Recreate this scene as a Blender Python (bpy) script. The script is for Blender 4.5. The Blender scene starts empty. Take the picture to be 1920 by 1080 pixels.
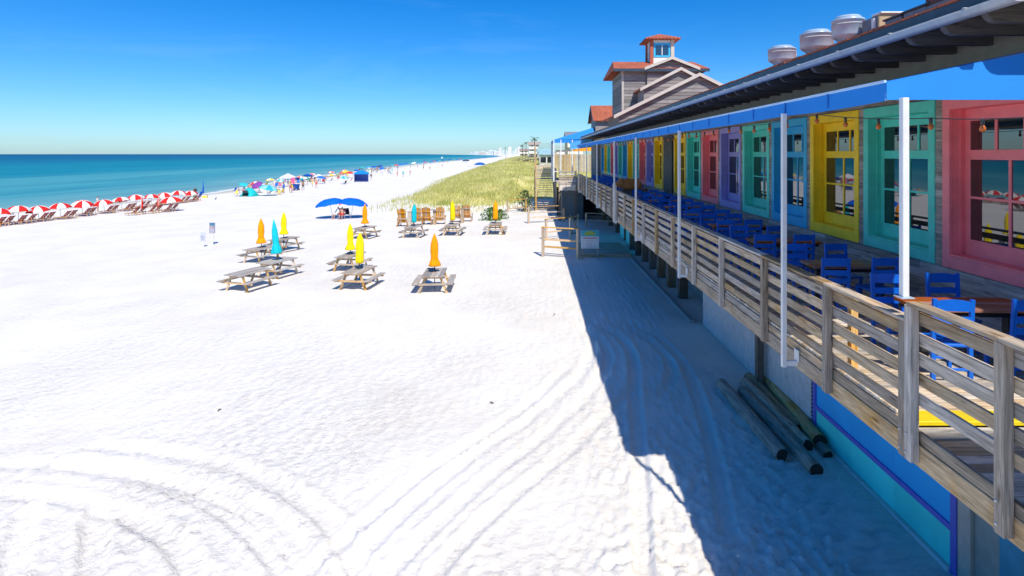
import bpy, bmesh, math, random
import numpy as np
from mathutils import Vector, Matrix, noise as mnoise

R = math.radians
rnd = random.Random(11)
sc = bpy.context.scene
COL = sc.collection

# ------------------------------------------------------------------ camera, sky, sun, exposure
F = 1050.0            # focal length in photo pixels (1920 wide)
CZ = 7.0              # eye height above the sea
cam = bpy.data.cameras.new('camera')
cam.sensor_width = 36.0
cam.lens = 36.0 * F / 1920.0
cam.shift_x = -40.0 / 1920.0
cam.shift_y = -251.0 / 1920.0
cam.clip_start = 0.1
cam.clip_end = 90000.0
camo = bpy.data.objects.new('camera', cam)
COL.objects.link(camo)
camo.location = (0, 0, CZ)
camo.rotation_euler = (R(90), 0, 0)
sc.camera = camo

LIGHT = Vector((-0.28, 0.79, -1.0)).normalized()     # direction the sunlight travels
ELEV = math.asin(-LIGHT.z)
AZ = math.atan2(-LIGHT.x, -LIGHT.y)                  # from +Y towards +X
world = bpy.data.worlds.new('World')
sc.world = world
world.use_nodes = True
wn = world.node_tree.nodes
wl = world.node_tree.links
bg = wn['Background']
sky = wn.new('ShaderNodeTexSky')
sky.sky_type = 'NISHITA'
sky.sun_disc = False
sky.sun_elevation = ELEV
sky.sun_rotation = AZ
sky.altitude = 0
sky.air_density = 1.0
sky.dust_density = 0.4
sky.ozone_density = 8.0
hsv = wn.new('ShaderNodeHueSaturation')
hsv.inputs['Saturation'].default_value = 1.32
hsv.inputs['Value'].default_value = 1.0
wl.new(sky.outputs[0], hsv.inputs['Color'])
tint = wn.new('ShaderNodeMix'); tint.data_type = 'RGBA'; tint.blend_type = 'MULTIPLY'; tint.inputs['Factor'].default_value = 1.0
tint.inputs['B'].default_value = (0.70, 0.89, 1.03, 1)          # deep clear-air blue over the whole sky
wl.new(hsv.outputs[0], tint.inputs['A'])
wtc = wn.new('ShaderNodeTexCoord')
wmp = wn.new('ShaderNodeMapping'); wmp.inputs['Scale'].default_value = (1.6, 2.2, 9.0); wmp.inputs['Rotation'].default_value = (0, R(14), R(20))
wl.new(wtc.outputs['Generated'], wmp.inputs['Vector'])
wnz = wn.new('ShaderNodeTexNoise'); wnz.inputs['Scale'].default_value = 1.6; wnz.inputs['Detail'].default_value = 9; wnz.inputs['Roughness'].default_value = .62; wnz.inputs['Distortion'].default_value = .8
wl.new(wmp.outputs[0], wnz.inputs['Vector'])
wrp = wn.new('ShaderNodeValToRGB'); wrp.color_ramp.elements[0].position = .52; wrp.color_ramp.elements[1].position = .85; wrp.color_ramp.elements[1].color = (.06, .06, .06, 1)
wl.new(wnz.outputs['Fac'], wrp.inputs[0])
wmx = wn.new('ShaderNodeMix'); wmx.data_type = 'RGBA'; wmx.inputs['B'].default_value = (7.5, 8.2, 8.8, 1)      # thin high cirrus
wl.new(wrp.outputs[0], wmx.inputs['Factor']); wl.new(tint.outputs['Result'], wmx.inputs['A'])
wl.new(wmx.outputs['Result'], bg.inputs['Color'])
bg.inputs['Strength'].default_value = 0.084
sun = bpy.data.lights.new('sun', 'SUN')
sun.energy = 2.85
sun.angle = R(0.53)
sun.color = (1.0, 0.935, 0.83)
suno = bpy.data.objects.new('sun', sun)
COL.objects.link(suno)
suno.rotation_euler = LIGHT.to_track_quat('-Z', 'Y').to_euler()
suno.location = (10, -20, 40)
sc.view_settings.view_transform = 'Standard'
sc.view_settings.look = 'None'
sc.view_settings.gamma = 1.0
sc.view_settings.use_curve_mapping = False
sc.view_settings.exposure = 0.86
sc.cycles.max_bounces = 8
sc.cycles.diffuse_bounces = 6
sc.cycles.glossy_bounces = 3
sc.cycles.transmission_bounces = 2

# ------------------------------------------------------------------ materials
MATS = {}
def nodes_of(name):
    m = bpy.data.materials.new(name)
    m.use_nodes = True
    nt = m.node_tree
    return m, nt, nt.nodes['Principled BSDF'], nt.nodes, nt.links

def ramp(N, stops):
    r = N.new('ShaderNodeValToRGB')
    e = r.color_ramp.elements
    while len(e) < len(stops):
        e.new(0.5)
    for i, (p, c) in enumerate(stops):
        e[i].position = p
        e[i].color = (c[0], c[1], c[2], 1)
    return r

def paint(name, c, rough=0.5, var=0.10, scale=6.0, bump=0.15, spec=0.4, rand=0.08, dirt=0.0, metal=0.0, objcol=False):
    """painted / plain surface: slight blotching, per-object variation and small relief"""
    if name in MATS: return MATS[name]
    m, nt, p, N, L = nodes_of(name)
    tc = N.new('ShaderNodeTexCoord')
    nz = N.new('ShaderNodeTexNoise'); nz.inputs['Scale'].default_value = scale; nz.inputs['Detail'].default_value = 6
    L.new(tc.outputs['Object'], nz.inputs['Vector'])
    mr = N.new('ShaderNodeMapRange'); mr.inputs[1].default_value = 0.25; mr.inputs[2].default_value = 0.75
    mr.inputs[3].default_value = 1 - var; mr.inputs[4].default_value = 1 + var
    L.new(nz.outputs['Fac'], mr.inputs[0])
    oi = N.new('ShaderNodeObjectInfo')
    mr2 = N.new('ShaderNodeMapRange'); mr2.inputs[3].default_value = 1 - rand; mr2.inputs[4].default_value = 1 + rand
    L.new(oi.outputs['Random'], mr2.inputs[0])
    mu = N.new('ShaderNodeMath'); mu.operation = 'MULTIPLY'
    L.new(mr.outputs[0], mu.inputs[0]); L.new(mr2.outputs[0], mu.inputs[1])
    mx = N.new('ShaderNodeVectorMath'); mx.operation = 'SCALE'
    if objcol: L.new(oi.outputs['Color'], mx.inputs[0])
    else: mx.inputs[0].default_value = c
    L.new(mu.outputs[0], mx.inputs['Scale'])
    out = mx.outputs[0]
    if dirt:
        n2 = N.new('ShaderNodeTexNoise'); n2.inputs['Scale'].default_value = scale * 0.35; n2.inputs['Detail'].default_value = 9; n2.inputs['Roughness'].default_value = 0.7
        L.new(tc.outputs['Object'], n2.inputs['Vector'])
        rp = ramp(N, [(0.52, (0, 0, 0)), (0.75, (dirt, dirt, dirt))])
        L.new(n2.outputs['Fac'], rp.inputs[0])
        mm = N.new('ShaderNodeMix'); mm.data_type = 'RGBA'
        L.new(rp.outputs[0], mm.inputs['Factor']); L.new(out, mm.inputs['A']); mm.inputs['B'].default_value = (0.12, 0.10, 0.08, 1)
        out = mm.outputs['Result']
    L.new(out, p.inputs['Base Color'])
    p.inputs['Roughness'].default_value = rough
    p.inputs['Specular IOR Level'].default_value = spec
    p.inputs['Metallic'].default_value = metal
    if bump:
        b = N.new('ShaderNodeBump'); b.inputs['Strength'].default_value = bump; b.inputs['Distance'].default_value = 0.01
        n3 = N.new('ShaderNodeTexNoise'); n3.inputs['Scale'].default_value = scale * 8; n3.inputs['Detail'].default_value = 4
        L.new(tc.outputs['Object'], n3.inputs['Vector'])
        L.new(n3.outputs['Fac'], b.inputs['Height']); L.new(b.outputs[0], p.inputs['Normal'])
    MATS[name] = m
    return m

def wood(name, c_dark, c_mid, c_light, axis='y', rough=0.8, fine=1.0, warmth=(1.0, 0.80, 0.56, 1)):
    """weathered timber, grain stretched along one axis of the object"""
    if name in MATS: return MATS[name]
    m, nt, p, N, L = nodes_of(name)
    tc = N.new('ShaderNodeTexCoord')
    oi = N.new('ShaderNodeObjectInfo')
    ofs = N.new('ShaderNodeVectorMath'); ofs.operation = 'SCALE'; ofs.inputs[0].default_value = (17, 31, 23)
    L.new(oi.outputs['Random'], ofs.inputs['Scale'])
    add = N.new('ShaderNodeVectorMath'); add.operation = 'ADD'
    L.new(tc.outputs['Object'], add.inputs[0]); L.new(ofs.outputs[0], add.inputs[1])
    mp = N.new('ShaderNodeMapping')
    s = {'x': (2.0, 26, 26), 'y': (26, 2.0, 26), 'z': (26, 26, 2.0)}[axis]
    mp.inputs['Scale'].default_value = tuple(v * fine for v in s)
    L.new(add.outputs[0], mp.inputs['Vector'])
    n1 = N.new('ShaderNodeTexNoise'); n1.inputs['Scale'].default_value = 1.0; n1.inputs['Detail'].default_value = 8; n1.inputs['Roughness'].default_value = 0.65; n1.inputs['Distortion'].default_value = 0.6
    L.new(mp.outputs[0], n1.inputs['Vector'])
    rp = ramp(N, [(0.28, c_dark), (0.5, c_mid), (0.72, c_light)])
    L.new(n1.outputs['Fac'], rp.inputs[0])
    n2 = N.new('ShaderNodeTexNoise'); n2.inputs['Scale'].default_value = 1.7; n2.inputs['Detail'].default_value = 5
    L.new(add.outputs[0], n2.inputs['Vector'])
    warm = N.new('ShaderNodeMix'); warm.data_type = 'RGBA'; warm.blend_type = 'MULTIPLY'
    r2 = ramp(N, [(0.5, (0, 0, 0)), (0.68, (0.75, 0.75, 0.75))])
    L.new(n2.outputs['Fac'], r2.inputs[0]); L.new(r2.outputs[0], warm.inputs['Factor'])
    L.new(rp.outputs[0], warm.inputs['A']); warm.inputs['B'].default_value = warmth
    # drying cracks and knots
    mpc = N.new('ShaderNodeMapping'); mpc.inputs['Scale'].default_value = tuple(v * fine * 1.9 for v in ({'x': (.9, 30, 30), 'y': (30, .9, 30), 'z': (30, 30, .9)}[axis])); L.new(add.outputs[0], mpc.inputs['Vector'])
    nc = N.new('ShaderNodeTexNoise'); nc.inputs['Scale'].default_value = 1.0; nc.inputs['Detail'].default_value = 3; nc.inputs['Distortion'].default_value = 1.2; L.new(mpc.outputs[0], nc.inputs['Vector'])
    rc = ramp(N, [(0.30, (0.30, 0.27, 0.25)), (0.40, (1, 1, 1))]); L.new(nc.outputs['Fac'], rc.inputs[0])
    mpk = N.new('ShaderNodeMapping'); mpk.inputs['Scale'].default_value = {'x': (1.6, 7, 7), 'y': (7, 1.6, 7), 'z': (7, 7, 1.6)}[axis]; L.new(add.outputs[0], mpk.inputs['Vector'])
    vk = N.new('ShaderNodeTexVoronoi'); vk.inputs['Scale'].default_value = 1.0; L.new(mpk.outputs[0], vk.inputs['Vector'])
    rk = ramp(N, [(0.07, (0.32, 0.24, 0.18)), (0.17, (1, 1, 1))]); L.new(vk.outputs['Distance'], rk.inputs[0])
    mc = N.new('ShaderNodeMix'); mc.data_type = 'RGBA'; mc.blend_type = 'MULTIPLY'; mc.inputs['Factor'].default_value = .85
    L.new(warm.outputs['Result'], mc.inputs['A']); L.new(rc.outputs[0], mc.inputs['B'])
    mk = N.new('ShaderNodeMix'); mk.data_type = 'RGBA'; mk.blend_type = 'MULTIPLY'; mk.inputs['Factor'].default_value = .8
    L.new(mc.outputs['Result'], mk.inputs['A']); L.new(rk.outputs[0], mk.inputs['B'])
    hs = N.new('ShaderNodeHueSaturation')
    sr_ = N.new('ShaderNodeMath'); sr_.operation = 'FRACT'; sm_ = N.new('ShaderNodeMath'); sm_.operation = 'MULTIPLY'; sm_.inputs[1].default_value = 7.31
    L.new(oi.outputs['Random'], sm_.inputs[0]); L.new(sm_.outputs[0], sr_.inputs[0])
    mrs = N.new('ShaderNodeMapRange'); mrs.inputs[3].default_value = .45; mrs.inputs[4].default_value = 1.35; L.new(sr_.outputs[0], mrs.inputs[0]); L.new(mrs.outputs[0], hs.inputs['Saturation'])
    mr2 = N.new('ShaderNodeMapRange'); mr2.inputs[3].default_value = 0.70; mr2.inputs[4].default_value = 1.25
    L.new(oi.outputs['Random'], mr2.inputs[0]); L.new(mr2.outputs[0], hs.inputs['Value'])
    L.new(mk.outputs['Result'], hs.inputs['Color'])
    L.new(hs.outputs[0], p.inputs['Base Color'])
    p.inputs['Roughness'].default_value = rough
    p.inputs['Specular IOR Level'].default_value = 0.2
    b = N.new('ShaderNodeBump'); b.inputs['Strength'].default_value = 0.5; b.inputs['Distance'].default_value = 0.006
    L.new(n1.outputs['Fac'], b.inputs['Height']); L.new(b.outputs[0], p.inputs['Normal'])
    MATS[name] = m
    return m

def trio(c, k=0.55):
    return tuple(v * (1 - k) for v in c), c, tuple(min(1, v * (1 + k)) for v in c)

WOODC = (0.47, 0.375, 0.27)
W_Y = wood('weathered wood along y', *trio(WOODC), 'y')
W_Z = wood('weathered wood along z', *trio(WOODC), 'z')
W_X = wood('weathered wood along x', *trio((0.56, 0.48, 0.38)), 'x')
W_OLD = wood('grey table wood', *trio((0.40, 0.36, 0.32), 0.35), 'y')
W_NEW = wood('yellow pine', *trio((0.62, 0.42, 0.22), 0.25), 'x')
W_NEWZ = wood('yellow pine upright', *trio((0.60, 0.42, 0.23), 0.25), 'z')
W_TOP = wood('varnished table wood', *trio((0.33, 0.10, 0.03), 0.4), 'x', rough=0.35)
W_LOG = wood('piling timber', *trio((0.44, 0.33, 0.20), 0.55), 'y', fine=0.6)
W_PILE = wood('piling timber upright', *trio((0.16, 0.13, 0.10), 0.4), 'z', fine=0.6)
W_JOIST = wood('brown joist', *trio((0.17, 0.145, 0.12), 0.35), 'x')
SIDING = wood('grey cedar siding', *trio((0.37, 0.34, 0.315), 0.5), 'y', fine=0.7, warmth=(.8, .78, .76, 1))
SIDEX = wood('grey gable siding', *trio((0.27, 0.255, 0.245), 0.22), 'x', fine=0.4, warmth=(.85, .84, .83, 1))
WHITE = paint('white paint', (0.78, 0.78, 0.76), 0.45, 0.05, dirt=0.25)
GUTTER = paint('aluminium gutter', (0.50, 0.49, 0.47), 0.4, 0.08, dirt=0.5)
FASCIA = paint('dark fascia metal', (0.03, 0.055, 0.085), 0.45, 0.25, dirt=0.3)
CREAM = paint('cream frieze', (0.46, 0.38, 0.27), 0.7, 0.12)
DARKMETAL = paint('dark metal', (0.05, 0.05, 0.055), 0.4, 0.1)
STEEL = paint('galvanised steel', (0.40, 0.50, 0.60), 0.28, 0.10, metal=0.0, spec=0.9, bump=0.03)
BOLT = paint('bolt zinc', (0.65, 0.65, 0.62), 0.35, 0.1, metal=0.7)
AWN = paint('blue awning canvas', (0.03, 0.26, 0.72), 0.75, 0.05, 2.0, bump=0.25, spec=0.15)
LIT_EDGE = paint('pale awning hem', (0.42, 0.60, 0.82), 0.7, 0.05)  # paler than the canvas: sunlight on the edge put into the colour
CHAIR = paint('blue chair paint', (0.004, 0.145, 0.70), 0.42, 0.10, 8.0, bump=0.08)
TEALW = paint('teal wall', (0.08, 0.88, 0.80), 0.55, 0.10, 1.5, dirt=0.12)
BLUEW = paint('blue wall', (0.02, 0.44, 0.92), 0.55, 0.10, 1.5, dirt=0.10)
PURPW = paint('purple trim', (0.13, 0.15, 0.60), 0.55, 0.08)
TANW = paint('grey post', (0.42, 0.40, 0.35), 0.7, 0.12)
PEELB = paint('worn blue panel', (0.04, 0.26, 0.42), 0.6, 0.2, 4, dirt=0.35)
YELLOWP = paint('yellow step paint', (0.88, 0.66, 0.01), 0.5, 0.10, dirt=0.2)
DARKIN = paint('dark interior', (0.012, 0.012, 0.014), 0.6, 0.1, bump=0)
CONC = paint('concrete', (0.36, 0.36, 0.35), 0.9, 0.15, 3, bump=0.4)
FAB = paint('coloured fabric', (1, 1, 1), 0.75, 0.06, 3, bump=0.1, spec=0.15, rand=0.03, objcol=True)
SKIN = paint('skin', (0.48, 0.27, 0.18), 0.5, 0.1, 5, rand=0.35)
HAIR = paint('hair', (0.05, 0.03, 0.02), 0.6, 0.1, rand=0.4)
PLAST = paint('coloured plastic', (1, 1, 1), 0.35, 0.04, 3, bump=0, objcol=True, rand=0)

def shingle_mat(name, c):
    m, nt, p, N, L = nodes_of(name)
    tc = N.new('ShaderNodeTexCoord')
    br = N.new('ShaderNodeTexBrick'); br.inputs['Scale'].default_value = 1.0
    br.inputs['Brick Width'].default_value = 0.34; br.inputs['Row Height'].default_value = 0.14; br.inputs['Mortar Size'].default_value = 0.008
    br.inputs['Color1'].default_value = (*c, 1); br.inputs['Color2'].default_value = (c[0] * .78, c[1] * .75, c[2] * .72, 1); br.inputs['Mortar'].default_value = (c[0] * .4, c[1] * .4, c[2] * .4, 1)
    mp = N.new('ShaderNodeMapping'); mp.inputs['Rotation'].default_value = (0, 0, R(90))
    L.new(tc.outputs['Object'], mp.inputs['Vector']); L.new(mp.outputs[0], br.inputs['Vector'])
    nz = N.new('ShaderNodeTexNoise'); nz.inputs['Scale'].default_value = 0.8; nz.inputs['Detail'].default_value = 8
    L.new(tc.outputs['Object'], nz.inputs['Vector'])
    mm = N.new('ShaderNodeMix'); mm.data_type = 'RGBA'; mm.blend_type = 'MULTIPLY'; mm.inputs['Factor'].default_value = 0.7
    rp = ramp(N, [(0.3, (0.72, 0.72, 0.72)), (0.7, (1.15, 1.12, 1.1))]); L.new(nz.outputs['Fac'], rp.inputs[0])
    L.new(br.outputs['Color'], mm.inputs['A']); L.new(rp.outputs[0], mm.inputs['B'])
    L.new(mm.outputs['Result'], p.inputs['Base Color']); p.inputs['Roughness'].default_value = 0.85
    b = N.new('ShaderNodeBump'); b.inputs['Distance'].default_value = 0.02; b.inputs['Strength'].default_value = 0.6
    L.new(br.outputs['Fac'], b.inputs['Height']); b.invert = True; L.new(b.outputs[0], p.inputs['Normal'])
    return m
ROOFRED = shingle_mat('terracotta shingles', (0.50, 0.135, 0.065))

def glass_mat():
    m, nt, p, N, L = nodes_of('window glass')
    p.inputs['Base Color'].default_value = (0.012, 0.016, 0.018, 1)
    p.inputs['Roughness'].default_value = 0.015
    p.inputs['IOR'].default_value = 2.3
    tc = N.new('ShaderNodeTexCoord'); nz = N.new('ShaderNodeTexNoise'); nz.inputs['Scale'].default_value = 1.2
    L.new(tc.outputs['Object'], nz.inputs['Vector'])
    b = N.new('ShaderNodeBump'); b.inputs['Strength'].default_value = 0.02; b.inputs['Distance'].default_value = 0.02
    L.new(nz.outputs['Fac'], b.inputs['Height']); L.new(b.outputs[0], p.inputs['Normal'])
    return m
GLASS = glass_mat()
def bulb_mat():
    m, nt, p, N, L = nodes_of('amber bulb glass')
    p.inputs['Base Color'].default_value = (0.50, 0.12, 0.02, 1)
    p.inputs['Roughness'].default_value = 0.12
    nz = N.new('ShaderNodeTexNoise'); nz.inputs['Scale'].default_value = 30
    return m
BULB = bulb_mat()

FRAMES = {
    'pink':   paint('pink window paint', (0.96, 0.25, 0.29), 0.5, 0.09, 4, dirt=.10),
    'teal':   paint('turquoise window paint', (0.10, 0.72, 0.60), 0.5, 0.09, 4, dirt=.10),
    'yellow': paint('yellow window paint', (0.98, 0.69, 0.02), 0.5, 0.09, 4, dirt=.10),
    'blue':   paint('azure window paint', (0.03, 0.45, 0.80), 0.5, 0.09, 4, dirt=.10),
    'purple': paint('violet window paint', (0.34, 0.33, 0.74), 0.5, 0.09, 4, dirt=.10),
}

# ------------------------------------------------------------------ mesh helpers
class MB:
    def __init__(s): s.v = []; s.f = []; s.m = []; s.mi = 0
    def _add(s, vs, fs):
        o = len(s.v); s.v += [tuple(v) for v in vs]
        for f in fs: s.f.append(tuple(i + o for i in f)); s.m.append(s.mi)
    def box(s, x0, x1, y0, y1, z0, z1):
        s._add([(x0,y0,z0),(x1,y0,z0),(x1,y1,z0),(x0,y1,z0),(x0,y0,z1),(x1,y0,z1),(x1,y1,z1),(x0,y1,z1)],
               [(0,3,2,1),(4,5,6,7),(0,1,5,4),(1,2,6,5),(2,3,7,6),(3,0,4,7)]); return s
    def cbox(s, x0, x1, y0, y1, z0, z1, c=0.006):
        """box with chamfered edges"""
        a = [(x0, x1), (y0, y1), (z0, z1)]
        c = min(c, *[(q[1]-q[0]) * .3 for q in a])
        vs = []; idx = {}
        for i in (0, 1):
            for j in (0, 1):
                for k in (0, 1):
                    for ax in range(3):
                        p = [a[0][i], a[1][j], a[2][k]]; sg = [1 - 2*i, 1 - 2*j, 1 - 2*k]
                        for b in range(3):
                            if b != ax: p[b] += sg[b] * c
                        idx[(i, j, k, ax)] = len(vs); vs.append(tuple(p))
        fs = []
        for ax in range(3):
            b, d = [q for q in range(3) if q != ax]
            for e in (0, 1):
                ring = []
                for (u, w) in ((0,0),(1,0),(1,1),(0,1)):
                    key = [0,0,0]; key[ax] = e; key[b] = u; key[d] = w
                    ring.append(idx[(*key, ax)])
                fs.append(ring)
        for ax in range(3):           # edges parallel to ax
            b, d = [q for q in range(3) if q != ax]
            for u in (0, 1):
                for w in (0, 1):
                    k0 = [0,0,0]; k1 = [0,0,0]; k1[ax] = 1
                    k0[b] = k1[b] = u; k0[d] = k1[d] = w
                    fs.append([idx[(*k0, b)], idx[(*k1, b)], idx[(*k1, d)], idx[(*k0, d)]])
        for i in (0,1):
            for j in (0,1):
                for k in (0,1): fs.append([idx[(i,j,k,0)], idx[(i,j,k,1)], idx[(i,j,k,2)]])
        cen = Vector(((x0+x1)/2, (y0+y1)/2, (z0+z1)/2))
        out = []
        for f in fs:
            p = [Vector(vs[q]) for q in f]
            n = (p[1]-p[0]).cross(p[2]-p[0])
            fc = sum(p, Vector()) / len(p)
            out.append(f if n.dot(fc - cen) > 0 else f[::-1])
        s._add(vs, out); return s
    def prism(s, poly, axis, a0, a1):
        """poly in the two other axes (cyclic order), extruded along axis"""
        n = len(poly)
        def mk(p, a):
            return {'x': (a, p[0], p[1]), 'y': (p[0], a, p[1]), 'z': (p[0], p[1], a)}[axis]
        vs = [mk(p, a0) for p in poly] + [mk(p, a1) for p in poly]
        fs = [tuple(range(n)), tuple(range(2*n-1, n-1, -1))] + [(i, n+i, n+(i+1) % n, (i+1) % n) for i in range(n)]
        o = len(s.v)
        s._add(vs, fs); return s
    def tube(s, pts, r, n=8, cap=True):
        pts = [Vector(p) for p in pts]
        rs = r if isinstance(r, (list, tuple)) else [r] * len(pts)
        rings = []
        ref = None
        for i, p in enumerate(pts):
            d = (pts[min(i+1, len(pts)-1)] - pts[max(i-1, 0)]).normalized()
            if ref is None: ref = Vector((0,0,1)) if abs(d.z) < .9 else Vector((1,0,0))
            u = d.cross(ref).normalized(); w = u.cross(d).normalized(); ref = w
            rings.append([p + (u*math.cos(2*math.pi*k/n) + w*math.sin(2*math.pi*k/n)) * rs[i] for k in range(n)])
        vs = [v for rg in rings for v in rg]
        fs = []
        for i in range(len(pts)-1):
            for k in range(n):
                a = i*n+k; b = i*n+(k+1) % n
                fs.append((a, b, b+n, a+n))
        if cap:
            fs.append(tuple(range(n-1, -1, -1))); fs.append(tuple(range((len(pts)-1)*n, len(pts)*n)))
        s._add(vs, fs); return s
    def lathe(s, prof, n=20, c=(0,0,0), fold=None):
        vs = []
        for (r, z) in prof:
            for k in range(n):
                a = 2*math.pi*k/n
                rr = r * (fold(a, z) if fold else 1)
                vs.append((c[0]+rr*math.cos(a), c[1]+rr*math.sin(a), c[2]+z))
        fs = []
        for i in range(len(prof)-1):
            for k in range(n):
                a = i*n+k; b = i*n+(k+1) % n
                fs.append((a, b, b+n, a+n))
        if prof[0][0] > 1e-4: fs.append(tuple(range(n-1, -1, -1)))
        if prof[-1][0] > 1e-4: fs.append(tuple(range((len(prof)-1)*n, len(prof)*n)))
        s._add(vs, fs); return s
    def mesh(s, name, mats, smooth=False):
        me = bpy.data.meshes.new(name)
        me.from_pydata(s.v, [], s.f)
        for m in (mats if isinstance(mats, (list, tuple)) else [mats]): me.materials.append(m)
        if any(s.m): me.polygons.foreach_set('material_index', s.m)
        if smooth: me.polygons.foreach_set('use_smooth', [True]*len(me.polygons))
        bm = bmesh.new(); bm.from_mesh(me); bmesh.ops.recalc_face_normals(bm, faces=bm.faces); bm.to_mesh(me); bm.free()
        return me
    def build(s, name, mats, parent=None, smooth=False, loc=None):
        return link(name, s.mesh(name, mats, smooth), parent, loc)

def link(name, me, parent=None, loc=None, rot=None, scale=None):
    o = bpy.data.objects.new(name, me); COL.objects.link(o)
    if parent is not None: o.parent = parent
    if loc is not None: o.location = loc
    if rot is not None: o.rotation_euler = rot
    if scale is not None: o.scale = scale
    return o

def tag(o, label=None, cat=None, group=None, kind=None):
    if label: o['label'] = label
    if cat: o['category'] = cat; o['kind'] = 'thing'
    if group: o['group'] = group
    if kind: o['kind'] = kind
    return o

def thing(name, loc=(0,0,0), rz=0, label=None, cat=None, group=None):
    o = bpy.data.objects.new(name, None); COL.objects.link(o)
    o.location = loc; o.rotation_euler = (0, 0, rz); o.empty_display_size = 0.2
    return tag(o, label, cat, group)

KIDS = {}
def copy_tree(o, parent=None):
    c = o.copy(); COL.objects.link(c)
    if parent is not None: c.parent = parent
    for ch in o.children: copy_tree(ch, c)
    return c

WORDS = 'first second third fourth fifth sixth seventh eighth ninth tenth eleventh twelfth thirteenth fourteenth fifteenth sixteenth seventeenth eighteenth nineteenth twentieth'.split()
TENS = {2: 'twenty', 3: 'thirty', 4: 'forty', 5: 'fifty', 6: 'sixty', 7: 'seventy'}
TENTH = {3: 'thirtieth', 4: 'fortieth', 5: 'fiftieth', 6: 'sixtieth', 7: 'seventieth'}
def nth(i):
    i += 1
    if i <= 20: return WORDS[i-1]
    if i % 10 == 0: return TENTH[i // 10]
    return TENS[i // 10] + '-' + WORDS[i % 10 - 1]

# ------------------------------------------------------------------ the lie of the land
SH_Y = np.array([-400, 0, 40, 67, 77, 101, 120, 153, 204, 306, 490, 700, 1470, 3000, 6000, 12000, 30000], float)
SH_X = np.array([-90, -78, -69, -64, -60.5, -57.5, -60.8, -65.6, -70, -76, -83, -81, -88, -190, -620, -1900, -6000], float)
def shore(y): return np.interp(y, SH_Y, SH_X)
def smooth(t):
    t = np.clip(t, 0, 1); return t*t*(3-2*t)
def wav(x, y, s, seed):
    """cheap smooth value field from a few rotated sines"""
    r = np.random.RandomState(seed); out = 0
    for i in range(6):
        a = r.uniform(0, 6.28); f = r.uniform(.6, 1.7) / s; ph = r.uniform(0, 6.28)
        out = out + np.sin((x*np.cos(a) + y*np.sin(a)) * f * 6.28 + ph)
    return out / 6
def dune_h(x, y):
    yy = y - 9 * smooth((x + 3.5) / 3.0) * (1 - smooth((y - 80) / 60))
    A = np.interp(yy, [53, 57, 62, 75, 110, 200, 400, 900, 1500], [0, .35, .95, 2.5, 3.4, 4.3, 4.6, 3.5, 1.0])
    xl = -21 - 3 * smooth((y - 65) / 80) + 2.0 * wav(x * 0, y, 23, 3)
    B = smooth((x - xl) / 17.0)
    h = A * B
    h = h * (1 + .13 * wav(x, y, 9, 5)) + .22 * wav(x, y, 5, 6) * np.clip(h, 0, 1)
    return h
def gz(x, y):
    x = np.asarray(x, float); y = np.asarray(y, float)
    xs = shore(y)
    t = (x - xs) / np.maximum(-3.0 - xs, 1)
    z = np.interp(t, [-8, -1.5, -.3, -.06, 0, .12, .3, .6, 1.0], [-6, -5, -2.2, -.35, 0, .22, .42, .72, 1.0])
    return z + dune_h(x, y)
def gzf(x, y): return float(gz(x, y))
def G(px, py):
    """point of the sand seen at a photo pixel"""
    dep = (py - 289.0) / F
    Y = 6.0 / dep
    for _ in range(40):
        X = (px - 1000.0) / F * Y
        Y = .5 * Y + .5 * (CZ - gzf(X, Y)) / dep
    X = (px - 1000.0) / F * Y
    return Vector((X, Y, gzf(X, Y)))
def P(px, py, Y): return Vector(((px-1000.0)/F*Y, Y, CZ-(py-289.0)/F*Y))

# ------------------------------------------------------------------ sand
def axis_lines(segs):
    out = []
    for a, b, d0, d1 in segs:
        v = a; n = 0
        while v < b - 1e-6:
            out.append(v); t = (v - a) / (b - a); v += d0 + (d1 - d0) * t
    out.append(segs[-1][1]); return np.array(out)
gxs = axis_lines([(-14000, -1200, 1600, 500), (-1200, -160, 150, 20), (-160, -60, 8, 2.0), (-60, -16, 1.0, .35), (-16, -9, .14, .07), (-9, 4.6, .05, .05), (4.6, 9, .12, .5), (9, 40, 1, 4), (40, 400, 10, 60), (400, 9000, 200, 2000)])
ys = [-400, -200, -100, -50, -25, -12, -6, -2, 1, 3, 4.2]
v = 4.6
while v < 26000:
    ys.append(v); v += min(max(.00105 * v * v, .035), 0.9 if v < 130 else 0.012 * v * max(1, v / 400))
gys = np.array(ys)
GX, GY = np.meshgrid(gxs, gys)
GZ = gz(GX, GY)
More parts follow.
